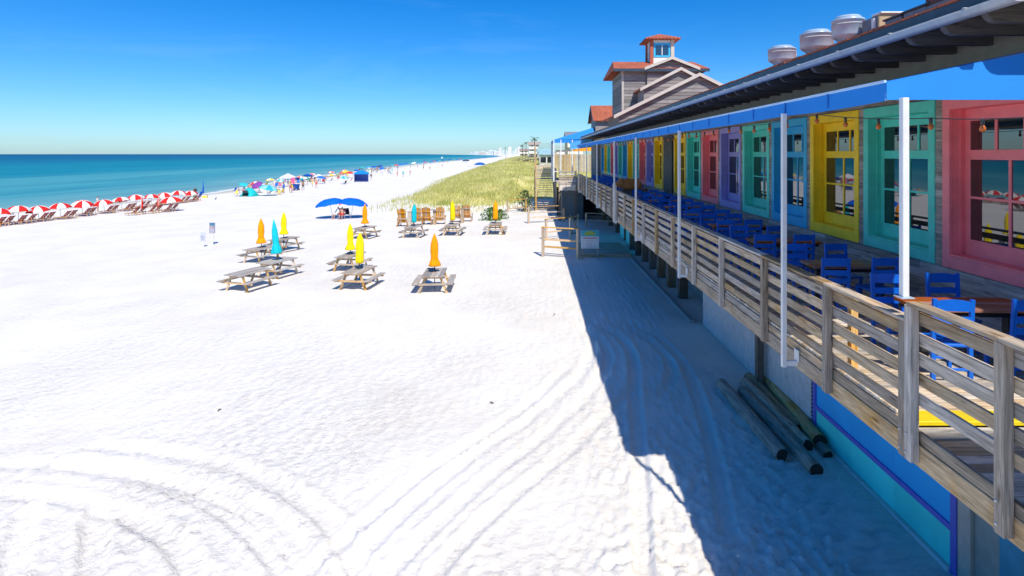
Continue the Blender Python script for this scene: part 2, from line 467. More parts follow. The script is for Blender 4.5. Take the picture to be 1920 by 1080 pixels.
# gentle unevenness and tyre tracks
near = smooth((70 - GY) / 40) * smooth((GX + 40) / 20)
GZ = GZ + near * (.030 * wav(GX, GY, 3.1, 21) + .008 * wav(GX, GY, 1.3, 22))
tread = np.zeros_like(GZ)
trackmask = np.zeros_like(GZ)
def catmull(pts, n=14):
    P_ = [pts[0]] + list(pts) + [pts[-1]]; out = []
    for i in range(1, len(P_)-2):
        p0, p1, p2, p3 = [np.array(q, float) for q in P_[i-1:i+3]]
        for k in range(n):
            t = k / n
            out.append(.5*((2*p1)+(-p0+p2)*t+(2*p0-5*p1+4*p2-p3)*t*t+(-p0+3*p1-3*p2+p3)*t**3))
    out.append(np.array(P_[-2], float)); return np.array(out)
def track(pix, w=.26, depth=.031, amp=.012):
    c = catmull([tuple(G(*p)[:2]) for p in pix])
    lo = c.min(0) - 1; hi = c.max(0) + 1
    ix = np.where((gxs > lo[0]) & (gxs < hi[0]))[0]; iy = np.where((gys > lo[1]) & (gys < hi[1]))[0]
    if len(ix) == 0 or len(iy) == 0: return
    X = GX[np.ix_(iy, ix)]; Y = GY[np.ix_(iy, ix)]
    best = np.full(X.shape, 9.0); along = np.zeros(X.shape); acc = 0
    for a, b in zip(c[:-1], c[1:]):
        d = b - a; L = np.hypot(*d)
        if L < 1e-6: continue
        t = np.clip(((X-a[0])*d[0]+(Y-a[1])*d[1])/(L*L), 0, 1)
        dist = np.hypot(X-a[0]-t*d[0], Y-a[1]-t*d[1])
        m = dist < best
        best[m] = dist[m]; along[m] = acc + t[m]*L; acc += L
    h = w / 2
    prof = -depth * smooth((h - best) / .07 + .5) + depth * .75 * np.exp(-((best - h - .06) / .055) ** 2)
    prof += amp * np.sin(along * 6.28 / .17) * smooth((h - best) / .05)
    sub = GZ[np.ix_(iy, ix)]; k = smooth((h + .02 - best) / .06)
    GZ[np.ix_(iy, ix)] = sub + prof
    tm = trackmask[np.ix_(iy, ix)]; trackmask[np.ix_(iy, ix)] = np.maximum(tm, k)
TRACKS = [
    [(0, 925), (110, 935), (220, 962), (310, 1005), (370, 1079)],
    [(0, 868), (150, 880), (290, 905), (400, 945), (480, 1005), (540, 1079)],
    [(120, 868), (300, 893), (420, 930), (520, 985), (585, 1079)],
    [(180, 838), (350, 855), (480, 890), (600, 960), (660, 1040), (690, 1079)],
    [(172, 1079), (176, 1040), (178, 1000), (180, 965)],
    [(20, 1079), (38, 1010), (52, 965)],
    [(640, 1079), (760, 960), (880, 860), (1000, 780), (1090, 700), (1110, 640), (1080, 605)],
    [(720, 1079), (820, 985), (930, 885), (1040, 800), (1120, 720), (1140, 660), (1095, 610)],
    [(810, 1079), (900, 985), (1010, 890), (1110, 805), (1180, 735), (1190, 680), (1160, 630), (1088, 598)],
    [(560, 1079), (680, 980), (790, 890), (900, 820), (1000, 750), (1060, 690)],
    [(1205, 1079), (1203, 960), (1200, 860), (1192, 770), (1188, 700), (1175, 650), (1130, 612), (1070, 598)],
    [(1365, 1000), (1345, 890), (1320, 780), (1285, 690), (1230, 630), (1150, 598), (1070, 588)],
    [(1240, 740), (1258, 710), (1250, 670), (1205, 630), (1140, 605)],
    [(940, 600), (1010, 592), (1080, 590)],
]
for q_, tr in enumerate(TRACKS): track(tr, w=.36 if q_ < 6 else .28, depth=.042 if q_ < 6 else .035)
def dents(n, box, size, depth, seed, keep):
    r = np.random.RandomState(seed)
    for _ in range(n):
        cx = r.uniform(box[0], box[1]); u = r.uniform(0, 1)
        cy = 1 / (1/box[2] + u * (1/box[3] - 1/box[2]))
        s = size * r.uniform(.6, 1.35); a = r.uniform(0, 3.14); el = r.uniform(1.0, 2.3); dp = depth * r.uniform(.5, 1.3)
        i0, i1 = np.searchsorted(gxs, [cx - 3*s, cx + 3*s]); j0, j1 = np.searchsorted(gys, [cy - 3*s, cy + 3*s])
        if i1 - i0 < 2 or j1 - j0 < 1: continue
        X = GX[j0:j1, i0:i1] - cx; Y = GY[j0:j1, i0:i1] - cy
        U = (X*math.cos(a) + Y*math.sin(a)) / el; W = -X*math.sin(a) + Y*math.cos(a)
        q = (U*U + W*W) / (s*s)
        f = -np.exp(-q*1.6) + .65*np.exp(-((np.sqrt(q) - 1.25)/.45)**2)
        k = 1 - keep * trackmask[j0:j1, i0:i1]
        GZ[j0:j1, i0:i1] += dp * f * k
dents(7000, (-9, 5.6, 4.6, 40), .07, .014, 1, .9)
dents(5000, (-9, 5.6, 4.6, 20), .045, .011, 7, .9)
dents(2600, (-16, -6, 4.6, 34), .085, .018, 2, .85)
dents(3600, (1.0, 5.9, 6, 30), .085, .019, 3, .75)

def grid_mesh(name, X, Y, Z, mat, attrs=None, smoothf=True):
    nr, nc = X.shape
    me = bpy.data.meshes.new(name)
    co = np.stack([X, Y, Z], -1).reshape(-1, 3).astype(np.float32)
    me.vertices.add(len(co)); me.vertices.foreach_set('co', co.ravel())
    i = np.arange(nr*nc).reshape(nr, nc)
    q = np.stack([i[:-1, :-1], i[:-1, 1:], i[1:, 1:], i[1:, :-1]], -1).reshape(-1, 4)
    me.loops.add(q.size); me.loops.foreach_set('vertex_index', q.ravel().astype(np.int32))
    me.polygons.add(len(q)); me.polygons.foreach_set('loop_start', (np.arange(len(q))*4).astype(np.int32))
    me.polygons.foreach_set('use_smooth', np.ones(len(q), bool))
    for k, a in (attrs or {}).items():
        at = me.attributes.new(k, 'FLOAT', 'POINT'); at.data.foreach_set('value', a.ravel().astype(np.float32))
    me.materials.append(mat); me.update(calc_edges=True); me.validate()
    return link(name, me)

def sand_mat():
    m, nt, p, N, L = nodes_of('white quartz sand')
    tc = N.new('ShaderNodeTexCoord')
    def nz(s, d=6, r=.6):
        n = N.new('ShaderNodeTexNoise'); n.inputs['Scale'].default_value = s; n.inputs['Detail'].default_value = d; n.inputs['Roughness'].default_value = r
        L.new(tc.outputs['Object'], n.inputs['Vector']); return n
    a = nz(.35, 7, .6)
    rp = ramp(N, [(0.3, (0.74, 0.695, 0.62)), (0.55, (0.80, 0.765, 0.70)), (0.75, (0.84, 0.81, 0.755))])
    L.new(a.outputs['Fac'], rp.inputs[0])
    veg = N.new('ShaderNodeAttribute'); veg.attribute_name = 'veg'
    g = nz(1.6, 8, .7)
    mulv = N.new('ShaderNodeMath'); mulv.operation = 'MULTIPLY_ADD'; mulv.inputs[1].default_value = 1.6; mulv.inputs[2].default_value = -.75
    L.new(veg.outputs['Fac'], mulv.inputs[0])
    addv = N.new('ShaderNodeMath'); addv.operation = 'ADD'; L.new(mulv.outputs[0], addv.inputs[0]); L.new(g.outputs['Fac'], addv.inputs[1])
    rpv = ramp(N, [(0.42, (0, 0, 0)), (0.62, (1, 1, 1))]); L.new(addv.outputs[0], rpv.inputs[0])
    g2 = nz(.22, 5, .6)
    rg = ramp(N, [(0.3, (0.44, 0.45, 0.14)), (0.55, (0.62, 0.57, 0.21)), (0.75, (0.70, 0.62, 0.30))]); L.new(g2.outputs['Fac'], rg.inputs[0])
    mx = N.new('ShaderNodeMix'); mx.data_type = 'RGBA'
    L.new(rpv.outputs[0], mx.inputs['Factor']); L.new(rp.outputs[0], mx.inputs['A']); L.new(rg.outputs[0], mx.inputs['B'])
    wet = N.new('ShaderNodeAttribute'); wet.attribute_name = 'wet'
    mw = N.new('ShaderNodeMix'); mw.data_type = 'RGBA'
    L.new(wet.outputs['Fac'], mw.inputs['Factor']); L.new(mx.outputs['Result'], mw.inputs['A']); mw.inputs['B'].default_value = (0.50, 0.46, 0.38, 1)
    L.new(mw.outputs['Result'], p.inputs['Base Color'])
    p.inputs['Roughness'].default_value = 0.95; p.inputs['Specular IOR Level'].default_value = 0.1
    b1 = nz(9, 8, .65); b2 = nz(45, 4, .6)
    vo = N.new('ShaderNodeTexVoronoi'); vo.feature = 'SMOOTH_F1'; vo.inputs['Scale'].default_value = 4.2; vo.inputs['Smoothness'].default_value = .35
    wob = N.new('ShaderNodeVectorMath'); wob.operation = 'MULTIPLY_ADD'; wob.inputs[1].default_value = (.35, .35, .35); L.new(b1.outputs['Color'], wob.inputs[0]); L.new(tc.outputs['Object'], wob.inputs[2])
    L.new(wob.outputs[0], vo.inputs['Vector'])
    ad = N.new('ShaderNodeMath'); ad.operation = 'MULTIPLY_ADD'; ad.inputs[1].default_value = .18
    L.new(b2.outputs['Fac'], ad.inputs[0])
    av = N.new('ShaderNodeMath'); av.operation = 'MULTIPLY_ADD'; av.inputs[1].default_value = .55; L.new(vo.outputs['Distance'], av.inputs[0]); L.new(b1.outputs['Fac'], av.inputs[2]); L.new(av.outputs[0], ad.inputs[2])
    b = N.new('ShaderNodeBump'); b.inputs['Strength'].default_value = 0.9; b.inputs['Distance'].default_value = 0.045
    pm = nz(.22, 4, .55); rpm = ramp(N, [(0.36, (.42, .42, .42)), (0.62, (1, 1, 1))]); L.new(pm.outputs['Fac'], rpm.inputs[0])
    L.new(rpm.outputs[0], b.inputs['Strength'])       # trampled and smooth patches
    L.new(ad.outputs[0], b.inputs['Height']); L.new(b.outputs[0], p.inputs['Normal'])
    return m
dh = dune_h(GX, GY)
xlv = -21 - 3 * smooth((GY - 65) / 80)
vegv = smooth((dh - .12) / .9) * (GY > 50)
vegv = vegv * np.clip(1.05 - .55 * np.maximum(0, wav(GX, GY, 14, 41)) - .2 * smooth((wav(GX, GY, 6, 42) - .1) / .3), 0, 1)
wetv = smooth((.18 - GZ) / .14)
ground = grid_mesh('sand', GX, GY, GZ, sand_mat(), {'veg': vegv, 'wet': wetv})
tag(ground, kind='structure')

# ------------------------------------------------------------------ sea
def sea_mat():
    m, nt, p, N, L = nodes_of('sea water')
    at = N.new('ShaderNodeAttribute'); at.attribute_name = 'offs'
    tc = N.new('ShaderNodeTexCoord')
    mp = N.new('ShaderNodeMapping'); mp.inputs['Scale'].default_value = (0.02, 0.0035, 1); mp.inputs['Rotation'].default_value = (0, 0, R(-4))
    L.new(tc.outputs['Object'], mp.inputs['Vector'])
    nz = N.new('ShaderNodeTexNoise'); nz.inputs['Scale'].default_value = 1.0; nz.inputs['Detail'].default_value = 7; nz.inputs['Roughness'].default_value = .62
    L.new(mp.outputs[0], nz.inputs['Vector'])
    ma = N.new('ShaderNodeMath'); ma.operation = 'MULTIPLY_ADD'; ma.inputs[1].default_value = .26; 
    L.new(nz.outputs['Fac'], ma.inputs[0])
    sb = N.new('ShaderNodeMath'); sb.operation = 'SUBTRACT'; sb.inputs[1].default_value = .13
    L.new(at.outputs['Fac'], sb.inputs[0]); L.new(sb.outputs[0], ma.inputs[2])
    # depth of the water told by its colour: shallows, bar, trough, open gulf
    rp = ramp(N, [(0.0, (0.40, 0.48, 0.42)), (0.10, (0.19, 0.39, 0.38)), (0.22, (0.12, 0.34, 0.35)), (0.33, (0.04, 0.27, 0.31)), (0.40, (0.07, 0.32, 0.34)),
                  (0.50, (0.003, 0.21, 0.27)), (0.62, (0.002, 0.20, 0.26)), (0.74, (0.002, 0.115, 0.21)), (1.0, (0.002, 0.075, 0.17))])
    L.new(ma.outputs[0], rp.inputs[0])
    mp2 = N.new('ShaderNodeMapping'); mp2.inputs['Scale'].default_value = (0.16, 0.012, 1); mp2.inputs['Rotation'].default_value = (0, 0, R(-6))
    L.new(tc.outputs['Object'], mp2.inputs['Vector'])
    n4 = N.new('ShaderNodeTexNoise'); n4.inputs['Scale'].default_value = 1.0; n4.inputs['Detail'].default_value = 8; n4.inputs['Roughness'].default_value = .7
    L.new(mp2.outputs[0], n4.inputs['Vector'])
    rv = ramp(N, [(0.3, (0.55, 0.68, 0.78)), (0.5, (1, 1, 1)), (0.72, (1.45, 1.25, 1.18))]); L.new(n4.outputs['Fac'], rv.inputs[0])
    mm = N.new('ShaderNodeMix'); mm.data_type = 'RGBA'; mm.blend_type = 'MULTIPLY'; mm.inputs['Factor'].default_value = 1
    L.new(rp.outputs[0], mm.inputs['A']); L.new(rv.outputs[0], mm.inputs['B'])
    # foam at the lip
    n5 = N.new('ShaderNodeTexNoise'); n5.inputs['Scale'].default_value = .35; n5.inputs['Detail'].default_value = 6
    L.new(tc.outputs['Object'], n5.inputs['Vector'])
    fo = N.new('ShaderNodeMath'); fo.operation = 'MULTIPLY_ADD'; fo.inputs[1].default_value = .05
    fo2 = N.new('ShaderNodeMath'); fo2.operation = 'SUBTRACT'; fo2.inputs[1].default_value = .025
    L.new(at.outputs['Fac'], fo2.inputs[0]); L.new(n5.outputs['Fac'], fo.inputs[0]); L.new(fo2.outputs[0], fo.inputs[2])
    rf = ramp(N, [(0.018, (1, 1, 1)), (0.03, (0, 0, 0))]); L.new(fo.outputs[0], rf.inputs[0])
    mf = N.new('ShaderNodeMix'); mf.data_type = 'RGBA'; L.new(rf.outputs[0], mf.inputs['Factor']); L.new(mm.outputs['Result'], mf.inputs['A']); mf.inputs['B'].default_value = (.8, .82, .82, 1)
    # small breaking wavelets in lines along the shore
    mp7 = N.new('ShaderNodeMapping'); mp7.inputs['Scale'].default_value = (0.42, 0.035, 1); mp7.inputs['Rotation'].default_value = (0, 0, R(-3)); L.new(tc.outputs['Object'], mp7.inputs['Vector'])
    n7 = N.new('ShaderNodeTexNoise'); n7.inputs['Scale'].default_value = 1.0; n7.inputs['Detail'].default_value = 6; n7.inputs['Roughness'].default_value = .65; L.new(mp7.outputs[0], n7.inputs['Vector'])
    r7 = ramp(N, [(0.64, (0, 0, 0)), (0.70, (.7, .7, .7))]); L.new(n7.outputs['Fac'], r7.inputs[0])
    r8 = ramp(N, [(0.0, (1, 1, 1)), (0.16, (1, 1, 1)), (0.30, (0, 0, 0))]); L.new(at.outputs['Fac'], r8.inputs[0])
    m7 = N.new('ShaderNodeMath'); m7.operation = 'MULTIPLY'; L.new(r7.outputs[0], m7.inputs[0]); L.new(r8.outputs[0], m7.inputs[1])
    mw7 = N.new('ShaderNodeMix'); mw7.data_type = 'RGBA'; L.new(m7.outputs[0], mw7.inputs['Factor']); L.new(mf.outputs['Result'], mw7.inputs['A']); mw7.inputs['B'].default_value = (.72, .78, .78, 1)
    L.new(mw7.outputs['Result'], p.inputs['Base Color'])
    p.inputs['Roughness'].default_value = 0.40; p.inputs['Specular IOR Level'].default_value = 0.06
    n6 = N.new('ShaderNodeTexNoise'); n6.inputs['Scale'].default_value = .9; n6.inputs['Detail'].default_value = 5
    mp3 = N.new('ShaderNodeMapping'); mp3.inputs['Scale'].default_value = (1, .35, 1); L.new(tc.outputs['Object'], mp3.inputs['Vector']); L.new(mp3.outputs[0], n6.inputs['Vector'])
    b = N.new('ShaderNodeBump'); b.inputs['Strength'].default_value = .5; b.inputs['Distance'].default_value = .25
    L.new(n6.outputs['Fac'], b.inputs['Height']); L.new(b.outputs[0], p.inputs['Normal'])
    return m
so = np.concatenate([np.linspace(-6, 60, 34), np.geomspace(64, 60000, 60)])
sy = np.concatenate([-np.geomspace(60000, 100, 20), np.linspace(-60, 400, 70), np.geomspace(420, 60000, 60)])
SO, SY = np.meshgrid(so, sy)
SX = shore(np.clip(SY, -400, 30000)) - SO
offs = np.clip(np.log10(np.maximum(SO, 0) / 6 + 1) / 2.6, 0, 1)
sea = grid_mesh('sea', SX[:, ::-1], SY[:, ::-1], np.zeros_like(SX), sea_mat(), {'offs': offs[:, ::-1]})
tag(sea, kind='structure')

# ------------------------------------------------------------------ the restaurant on its deck
XR = 3.9          # outer face of the deck rim
ZD = 4.23         # deck boards
XF = 6.9          # facade
Y_END = 58.0
rest = thing('restaurant_building', (XF, 30, 1.0), 0, 'long beach restaurant with grey siding, rows of coloured windows and red shingle roof', 'building')
RI = Matrix.Translation(-Vector((XF, 30, 1.0)))
def rpart(name, mb, mat, parent=None, smooth=False):
    """a part of the restaurant, given in world coordinates"""
    o = mb.build(name, mat, None, smooth)
    o.parent = parent or rest
    o.matrix_parent_inverse = RI
    return o
# windows
PITCH = 2.246
WCOL = ['pink', 'teal', 'yellow', 'blue', 'teal', 'purple', 'pink', 'teal', 'yellow', None, 'yellow', 'purple', 'pink', 'teal', 'yellow', 'blue', 'teal', 'purple', 'pink', 'teal', 'yellow', 'blue']
WW = 2.065
ZB, ZT = 5.12, 7.94
def win_meshes():
    d = {}
    mb = MB()
    t = .16
    mb.cbox(-.035, .03, 0, t, ZB, ZT, .008); mb.cbox(-.035, .03, WW-t, WW, ZB, ZT, .008)
    mb.cbox(-.033, .03, t, WW-t, ZB, ZB+.2, .008); mb.cbox(-.033, .03, t, WW-t, ZT-.2, ZT, .008)
    # jambs
    mb.box(.03, .30, t-.03, t, ZB+.17, ZT-.17); mb.box(.03, .30, WW-t, WW-t+.03, ZB+.17, ZT-.17)
    mb.box(.03, .30, t, WW-t, ZB+.17, ZB+.2); mb.box(.03, .30, t, WW-t, ZT-.2, ZT-.17)
    # stop beads on the jambs
    mb.box(.14, .16, t, t+.02, ZB+.2, ZT-.2); mb.box(.14, .16, WW-t-.02, WW-t, ZB+.2, ZT-.2)
    d['casing'] = mb
    y0, y1 = t + .001, WW - t - .001
    s = MB(); sx0, sx1 = .22, .275
    s.cbox(sx0, sx1, y0, y0+.11, ZB+.201, ZT-.201); s.cbox(sx0, sx1, y1-.11, y1, ZB+.201, ZT-.201)
    for (a, b) in ((ZB+.201, 5.61), (6.91, 7.07), (7.54, ZT-.201)): s.cbox(sx0+.002, sx1, y0+.11, y1-.11, a, b)
    ga, gb = y0+.11, y1-.11
    s.cbox(sx0+.008, sx1, ga, gb, 6.275, 6.315, .004)
    mid = (ga+gb)/2
    s.cbox(sx0+.006, sx1, mid-.025, mid+.025, 5.61, 6.91, .004)
    for k in (1, 2):
        c = ga + (gb-ga)*k/3; s.cbox(sx0+.006, sx1, c-.024, c+.024, 7.07, 7.54, .004)
    d['sash'] = s
    panes = []
    for (a, b) in ((5.61, 6.275), (6.315, 6.91)):
        panes += [(ga, mid-.025, a, b), (mid+.025, gb, a, b)]
    for k in range(3):
        a = ga + (gb-ga)*k/3 + (.024 if k else 0); b = ga + (gb-ga)*(k+1)/3 - (.024 if k < 2 else 0)
        panes.append((a, b, 7.07, 7.54))
    d['panes'] = [MB().box(.243, .257, a-.004, b+.004, c-.004, e+.004) for a, b, c, e in panes]
    d['sill'] = MB().cbox(-.02, .225, y0, y1, ZB+.2005, ZB+.232, .006)
    return d
WM = win_meshes()
cache = {}
pane_me = [p.mesh('pane', GLASS) for p in WM['panes']]
win_far = []
for k, cname in enumerate(WCOL):
    yf = 9.41 + PITCH * k
    if cname is None: continue
    if cname not in cache:
        fm = FRAMES[cname]
        cache[cname] = (WM['casing'].mesh('window', fm), WM['sash'].mesh('sash', fm), WM['sill'].mesh('sill', fm))
    c, sa, si = cache[cname]
    w = link('window', c, rest, (0, yf - WW - 30, -1.0)); tag(w, cname.replace('teal', 'turquoise') + ' painted window casing')
    link('sash', sa, w); link('sill', si, w)
    for pm in pane_me: link('pane', pm, w)
# wall: backing, band boards below and piers between
mb = MB()
mb.box(XF+.02, XF+.3, 3.0, Y_END, ZD-.2, ZB); mb.box(XF+.02, XF+.3, 3.0, Y_END, ZT, 9.3)
rpart('wall', mb, SIDING)
YW0 = 9.41 - WW
edges = [(3.0, YW0)]
for k, cname in enumerate(WCOL):
    yf = 9.41 + PITCH * k
    if cname is None:
        edges.append((yf - PITCH + .12, yf - PITCH + .30)); edges.append((yf - .18, yf + PITCH - WW))
    elif not (k and WCOL[k-1] is None) and k > 0:
        edges.append((yf - PITCH, yf - WW))
edges.append((9.41 + PITCH*21, Y_END))
pier = MB()
for a, b in edges: pier.box(XF+.02, XF+.3, a, b, ZB, ZT)
rpart('pier_wall', pier, SIDING)
board_cache = {}
def siding_board(y0, y1, z0, z1, lift=0.0):
    key = (round(y1-y0, 2), round(z1-z0, 3))
    if key not in board_cache:
        h = key[1]; L = key[0]
        board_cache[key] = MB().prism([(-.022, 0), (.019, 0), (.019, h), (-.006, h)], 'y', 0, L).mesh('siding_board', SIDING)
    return link('siding_board', board_cache[key], rest, (lift, y0 - 30, z0 - 1.0))
nrow = 6
rh = (ZB - .012 - ZD - .02) / nrow
for r_ in range(nrow):
    y = 5.0 + .9 * (r_ % 3)
    while y < 44:
        L = 3.2
        siding_board(y, y + L - .006, ZD + .02 + r_*rh, ZD + .02 + (r_+1)*rh - .003, rnd.uniform(-.003, .003)); y += L
pier_done = 0
for a, b in edges[:9]:
    if b - a > 1: continue
    z = ZB + .002
    while z < ZT - .05:
        h = rnd.choice((.12, .15, .17)); h = min(h, ZT - z)
        siding_board(a + .004, b - .004, z, z + h - .004, rnd.uniform(-.006, .004)); z += h
# dark entry bay
yd = 9.41 + PITCH * 9
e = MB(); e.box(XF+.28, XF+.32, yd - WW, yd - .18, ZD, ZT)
rpart('entry_recess', e, DARKIN)
e = MB(); e.cbox(XF-.05, XF+.02, yd - WW + .1, yd - .25, ZD, ZT, .01)
for q in range(14): e.box(XF-.062, XF-.049, yd - WW + .14, yd - .29, ZD+.1+q*.26, ZD+.1+q*.26+.2)
rpart('shutter_panel', e, paint('dark slate shutter', (0.035, 0.045, 0.05), .6, .3, 5))
# frieze above the awning and the body of the house behind
fr = MB(); fr.box(6.05, 6.12, 5.3, Y_END-1, 8.26, 9.2)
rpart('frieze', fr, CREAM)
body = MB(); body.box(XF+.3, 16.5, 3.0, Y_END, 1.0, 9.2)
rpart('house_body', body, SIDING)
# roof: two pitched slabs, shingle courses along the edge, fascia, gutter, rafters
XE, YE0, YE1 = 4.82, 5.45, 57.0
ZE = 8.72; SL = 0.3745; XRG = 9.6; ZRG = ZE + SL*(XRG-XE)
roof = MB()
roof.prism([(XE, ZE-.10), (XE, ZE), (XRG, ZRG), (XRG, ZRG-.12)], 'y', YE0, YE1)
roof.prism([(XRG, ZRG), (XRG, ZRG-.12), (17.2, ZRG-SL*(17.2-XRG)-.12), (17.2, ZRG-SL*(17.2-XRG))], 'y', YE0, YE1)
ro = rpart('roof', roof, ROOFRED)
sh = MB()
for q in range(170):
    y = YE0 + q*.305
    sh.box(XE-.045+rnd.uniform(-.008, .008), XE+.16, y+.004, y+.30, ZE+.004+rnd.uniform(0, .006), ZE+.03+rnd.uniform(0, .01))
s_ = sh.build('shingle_edge', ROOFRED); s_.parent = ro; s_.matrix_parent_inverse = Matrix.Identity(4); s_['kind'] = 'stuff'
fa = MB(); fa.box(XE-.03, XE, YE0, YE1, ZE-.22, ZE+.003); rpart('fascia', fa, FASCIA)
g = MB()
gp = [(XE-.032, ZE-.145), (XE-.15, ZE-.145), (XE-.165, ZE-.17), (XE-.135, ZE-.215), (XE-.11, ZE-.228), (XE-.032, ZE-.228)]
y = YE0
while y < YE1:
    y2 = min(y+6.1, YE1)
    g.prism(gp, 'y', y+.004, y2-.004); y = y2
    g.prism([(a-(.006 if a < XE-.05 else 0), b) for a, b in gp], 'y', y-.03, y+.03)
rpart('gutter', g, GUTTER)
# brackets on the gutter
for q in range(40):
    y = YE0 + .6 + q*1.27
    rpart('gutter_strap', MB().box(XE-.17, XE-.03, y, y+.03, ZE-.143, ZE-.135), GUTTER) if q < 14 else None
prof = [(4.92, ZE-.13), (4.93, 8.56), (4.96, 8.50), (5.01, 8.455), (5.08, 8.435), (6.05, 8.435), (6.05, ZE+.24), (4.92+.1, ZE-.13)]
jm = MB().prism(prof, 'y', -.045, .045).mesh('rafter', W_JOIST)
for q in range(80):
    y = YE0 + .05 + q*.635
    if y > YE1: break
    link('rafter', jm, rest, (-XF, y-30, -1.0))
nw = MB(); nw.box(5.2, 14, -14, 1.5, 1.0, 9.5)  # unseen block, added and sized to cast shade on the lower landing
rpart('unseen_shade_block', nw, SIDING)
dk = MB(); dk.prism([(4.90, ZE-.125), (4.90, ZE-.105), (6.05, ZE+.31), (6.05, ZE+.29)], 'y', YE0+.02, YE1)
rpart('roof_decking', dk, W_JOIST)

# rooftop things
def vent(px, py_top, py_bot, dia_px, X, lab):
    Y = F * X / (px - 1000.0); r = dia_px / F * Y / 2
    zt = CZ + (289 - py_top) / F * Y; zb = CZ + (289 - py_bot) / F * Y - .1
    h = zt - zb
    t = thing('exhaust_fan', (X, Y, zb), 0, lab, 'exhaust fan', 'exhaust fans on the red roof')
    MB().lathe([(r*.62, 0), (r*.64, h*.14), (r*.78, h*.20), (r*.94, h*.27), (r, h*.33), (r, h*.80), (r*1.03, h*.805), (r*1.03, h*.86), (r*.98, h*.88)], 28).build('drum', STEEL, t, True)
    MB().lathe([(r*.82, h*.882), (r*.82, h*.95), (r*.72, h), (.001, h)], 28).build('cap', STEEL, t, False)
    MB().box(-r*.7, r*.7, -r*.7, r*.7, -.5, .02).build('curb', STEEL, t)
    MB().lathe([(r*1.02, h*.66), (r*1.03, h*.68), (r*1.02, h*.70)], 28).build('band', GUTTER, t, True)
    MB().box(r*.98, r*1.1, -.05, .05, h*.5, h*.75).build('bracket', GUTTER, t)
vent(1466, 87, 119, 48, 8.6, 'round steel exhaust fan on the roof nearest the shingled tower')
vent(1531, 58, 98, 57, 8.6, 'middle one of the three round steel exhaust fans on the roof')
vent(1590, 31, 77, 55, 8.6, 'tallest round steel exhaust fan on the roof beside the grey hatch')
GREYP = paint('grey metal box', (0.20, 0.21, 0.24), .5, .15, dirt=.2)
def roofbox(Y0, Y1, X0, X1, z0, z1, name, lab, parts):
    t = thing(name, (X0, Y0, z0), 0, lab, name.replace('_', ' '))
    for n_, b_, m_ in parts: MB().cbox(*b_, .01).build(n_, m_, t)
    return t
X = 8.7
def ry(px): return F * X / (px - 1000.0)
def rz(px, py): return CZ + (289 - py) / F * ry(px)
zb = 10.05
ya, yb = ry(1647), ry(1616)
t = thing('air_handler', (X, ya, zb), 0, 'grey sheet metal air handler on the roof with a raw plywood end', 'air handler')
MB().cbox(0, 1.2, 0, yb-ya, 0, rz(1647, 28)-zb, .01).build('housing', GREYP, t)
MB().cbox(-.02, .9, -.06, -.001, -.2, rz(1647, 27)-zb, .01).build('plywood_end', paint('plywood', (.55, .40, .24), .7, .2, 4), t)
MB().cbox(.0, .95, -.12, .3, rz(1647, 27)-zb+.002, rz(1647, 27)-zb+.05, .01).build('white_cap', WHITE, t)
MB().cbox(-.06, 0, .1, .2, .15, .4, .005).build('switch_box', WHITE, t)
def skylight(p0, p1, yt0, yt1, lab):
    y0, y1 = ry(p1), ry(p0)
    t = thing('skylight', (X, y0, zb), 0, lab, 'skylight', 'roof lights along the red roof')
    zt0 = rz(p1, yt1) - zb; zt1 = rz(p0, yt0) - zb
    zt = min(zt0, zt1)
    MB().cbox(0, .8, 0, y1-y0, -.2, zt-.05, .01).build('curb', GREYP, t)
    MB().cbox(-.04, .84, -.04, y1-y0+.04, zt-.049, zt, .01).build('frame', DARKMETAL, t)
    MB().cbox(.03, .77, .04, y1-y0-.04, zt+.001, zt+.012, .003).build('pane', GLASS, t)
skylight(1659, 1690, 35, 25, 'long low grey roof light next to the plywood ended air handler')
skylight(1694, 1742, 22, 4, 'longer grey roof light nearest the end of the roof')
rf = MB(); yq = ry(1760)
t = thing('roof_hatch', (X, yq-.6, zb+.2), 0, 'brown wedge shaped roof hatch at the near end of the roof', 'roof hatch')
MB().prism([(0, .0), (0, .25), (.9, .75), (.9, .0)], 'y', 0, 1.0).build('cover', paint('brown hatch', (.16, .07, .05), .7, .2), t)
MB().box(-.03, .93, -.03, 1.03, -.3, -.001).build('curb', GREYP, t)

# ------------------------------------------------------------------ tower behind the roof
TWY = 42.0
tower = thing('shingled_tower', (9.3, TWY, 8.0), 0, 'grey clapboard tower with stepped gables, red roofs and a small square lantern on top', 'tower')
TI = Matrix.Translation(-Vector((9.3, TWY, 8.0)))
def tpart(name, mb, mat, parent=None, smooth=False):
    o = mb.build(name, mat, None, smooth); o.parent = parent or tower
    o.matrix_parent_inverse = TI if parent is None else Matrix.Identity(4); return o
def gable_front(x0, x1, xp, zp, zl, zr, zbase, y, name):
    """clapboards of a gable facing the sea road, clipped to its outline"""
    z = zbase; h = .24
    while z < zp - .05:
        z1 = min(z+h-.012, zp)
        def lim(zz):
            a = x0 if zz <= zl else x0 + (xp-x0)*(zz-zl)/(zp-zl)
            b = x1 if zz <= zr else x1 + (xp-x1)*(zz-zr)/(zp-zr)
            return a, b
        a0, b0 = lim(z); a1, b1 = lim(z1)
        m_ = MB()
        m_._add([(a0,y-.03,z),(b0,y-.03,z),(b1,y-.008,z1),(a1,y-.008,z1),(a0,y+.02,z),(b0,y+.02,z),(b1,y+.02,z1),(a1,y+.02,z1)],
                [(0,1,2,3),(7,6,5,4),(0,4,5,1),(3,2,6,7),(0,3,7,4),(1,5,6,2)])
        tpart('clapboard', m_, SIDEX)
        z += h
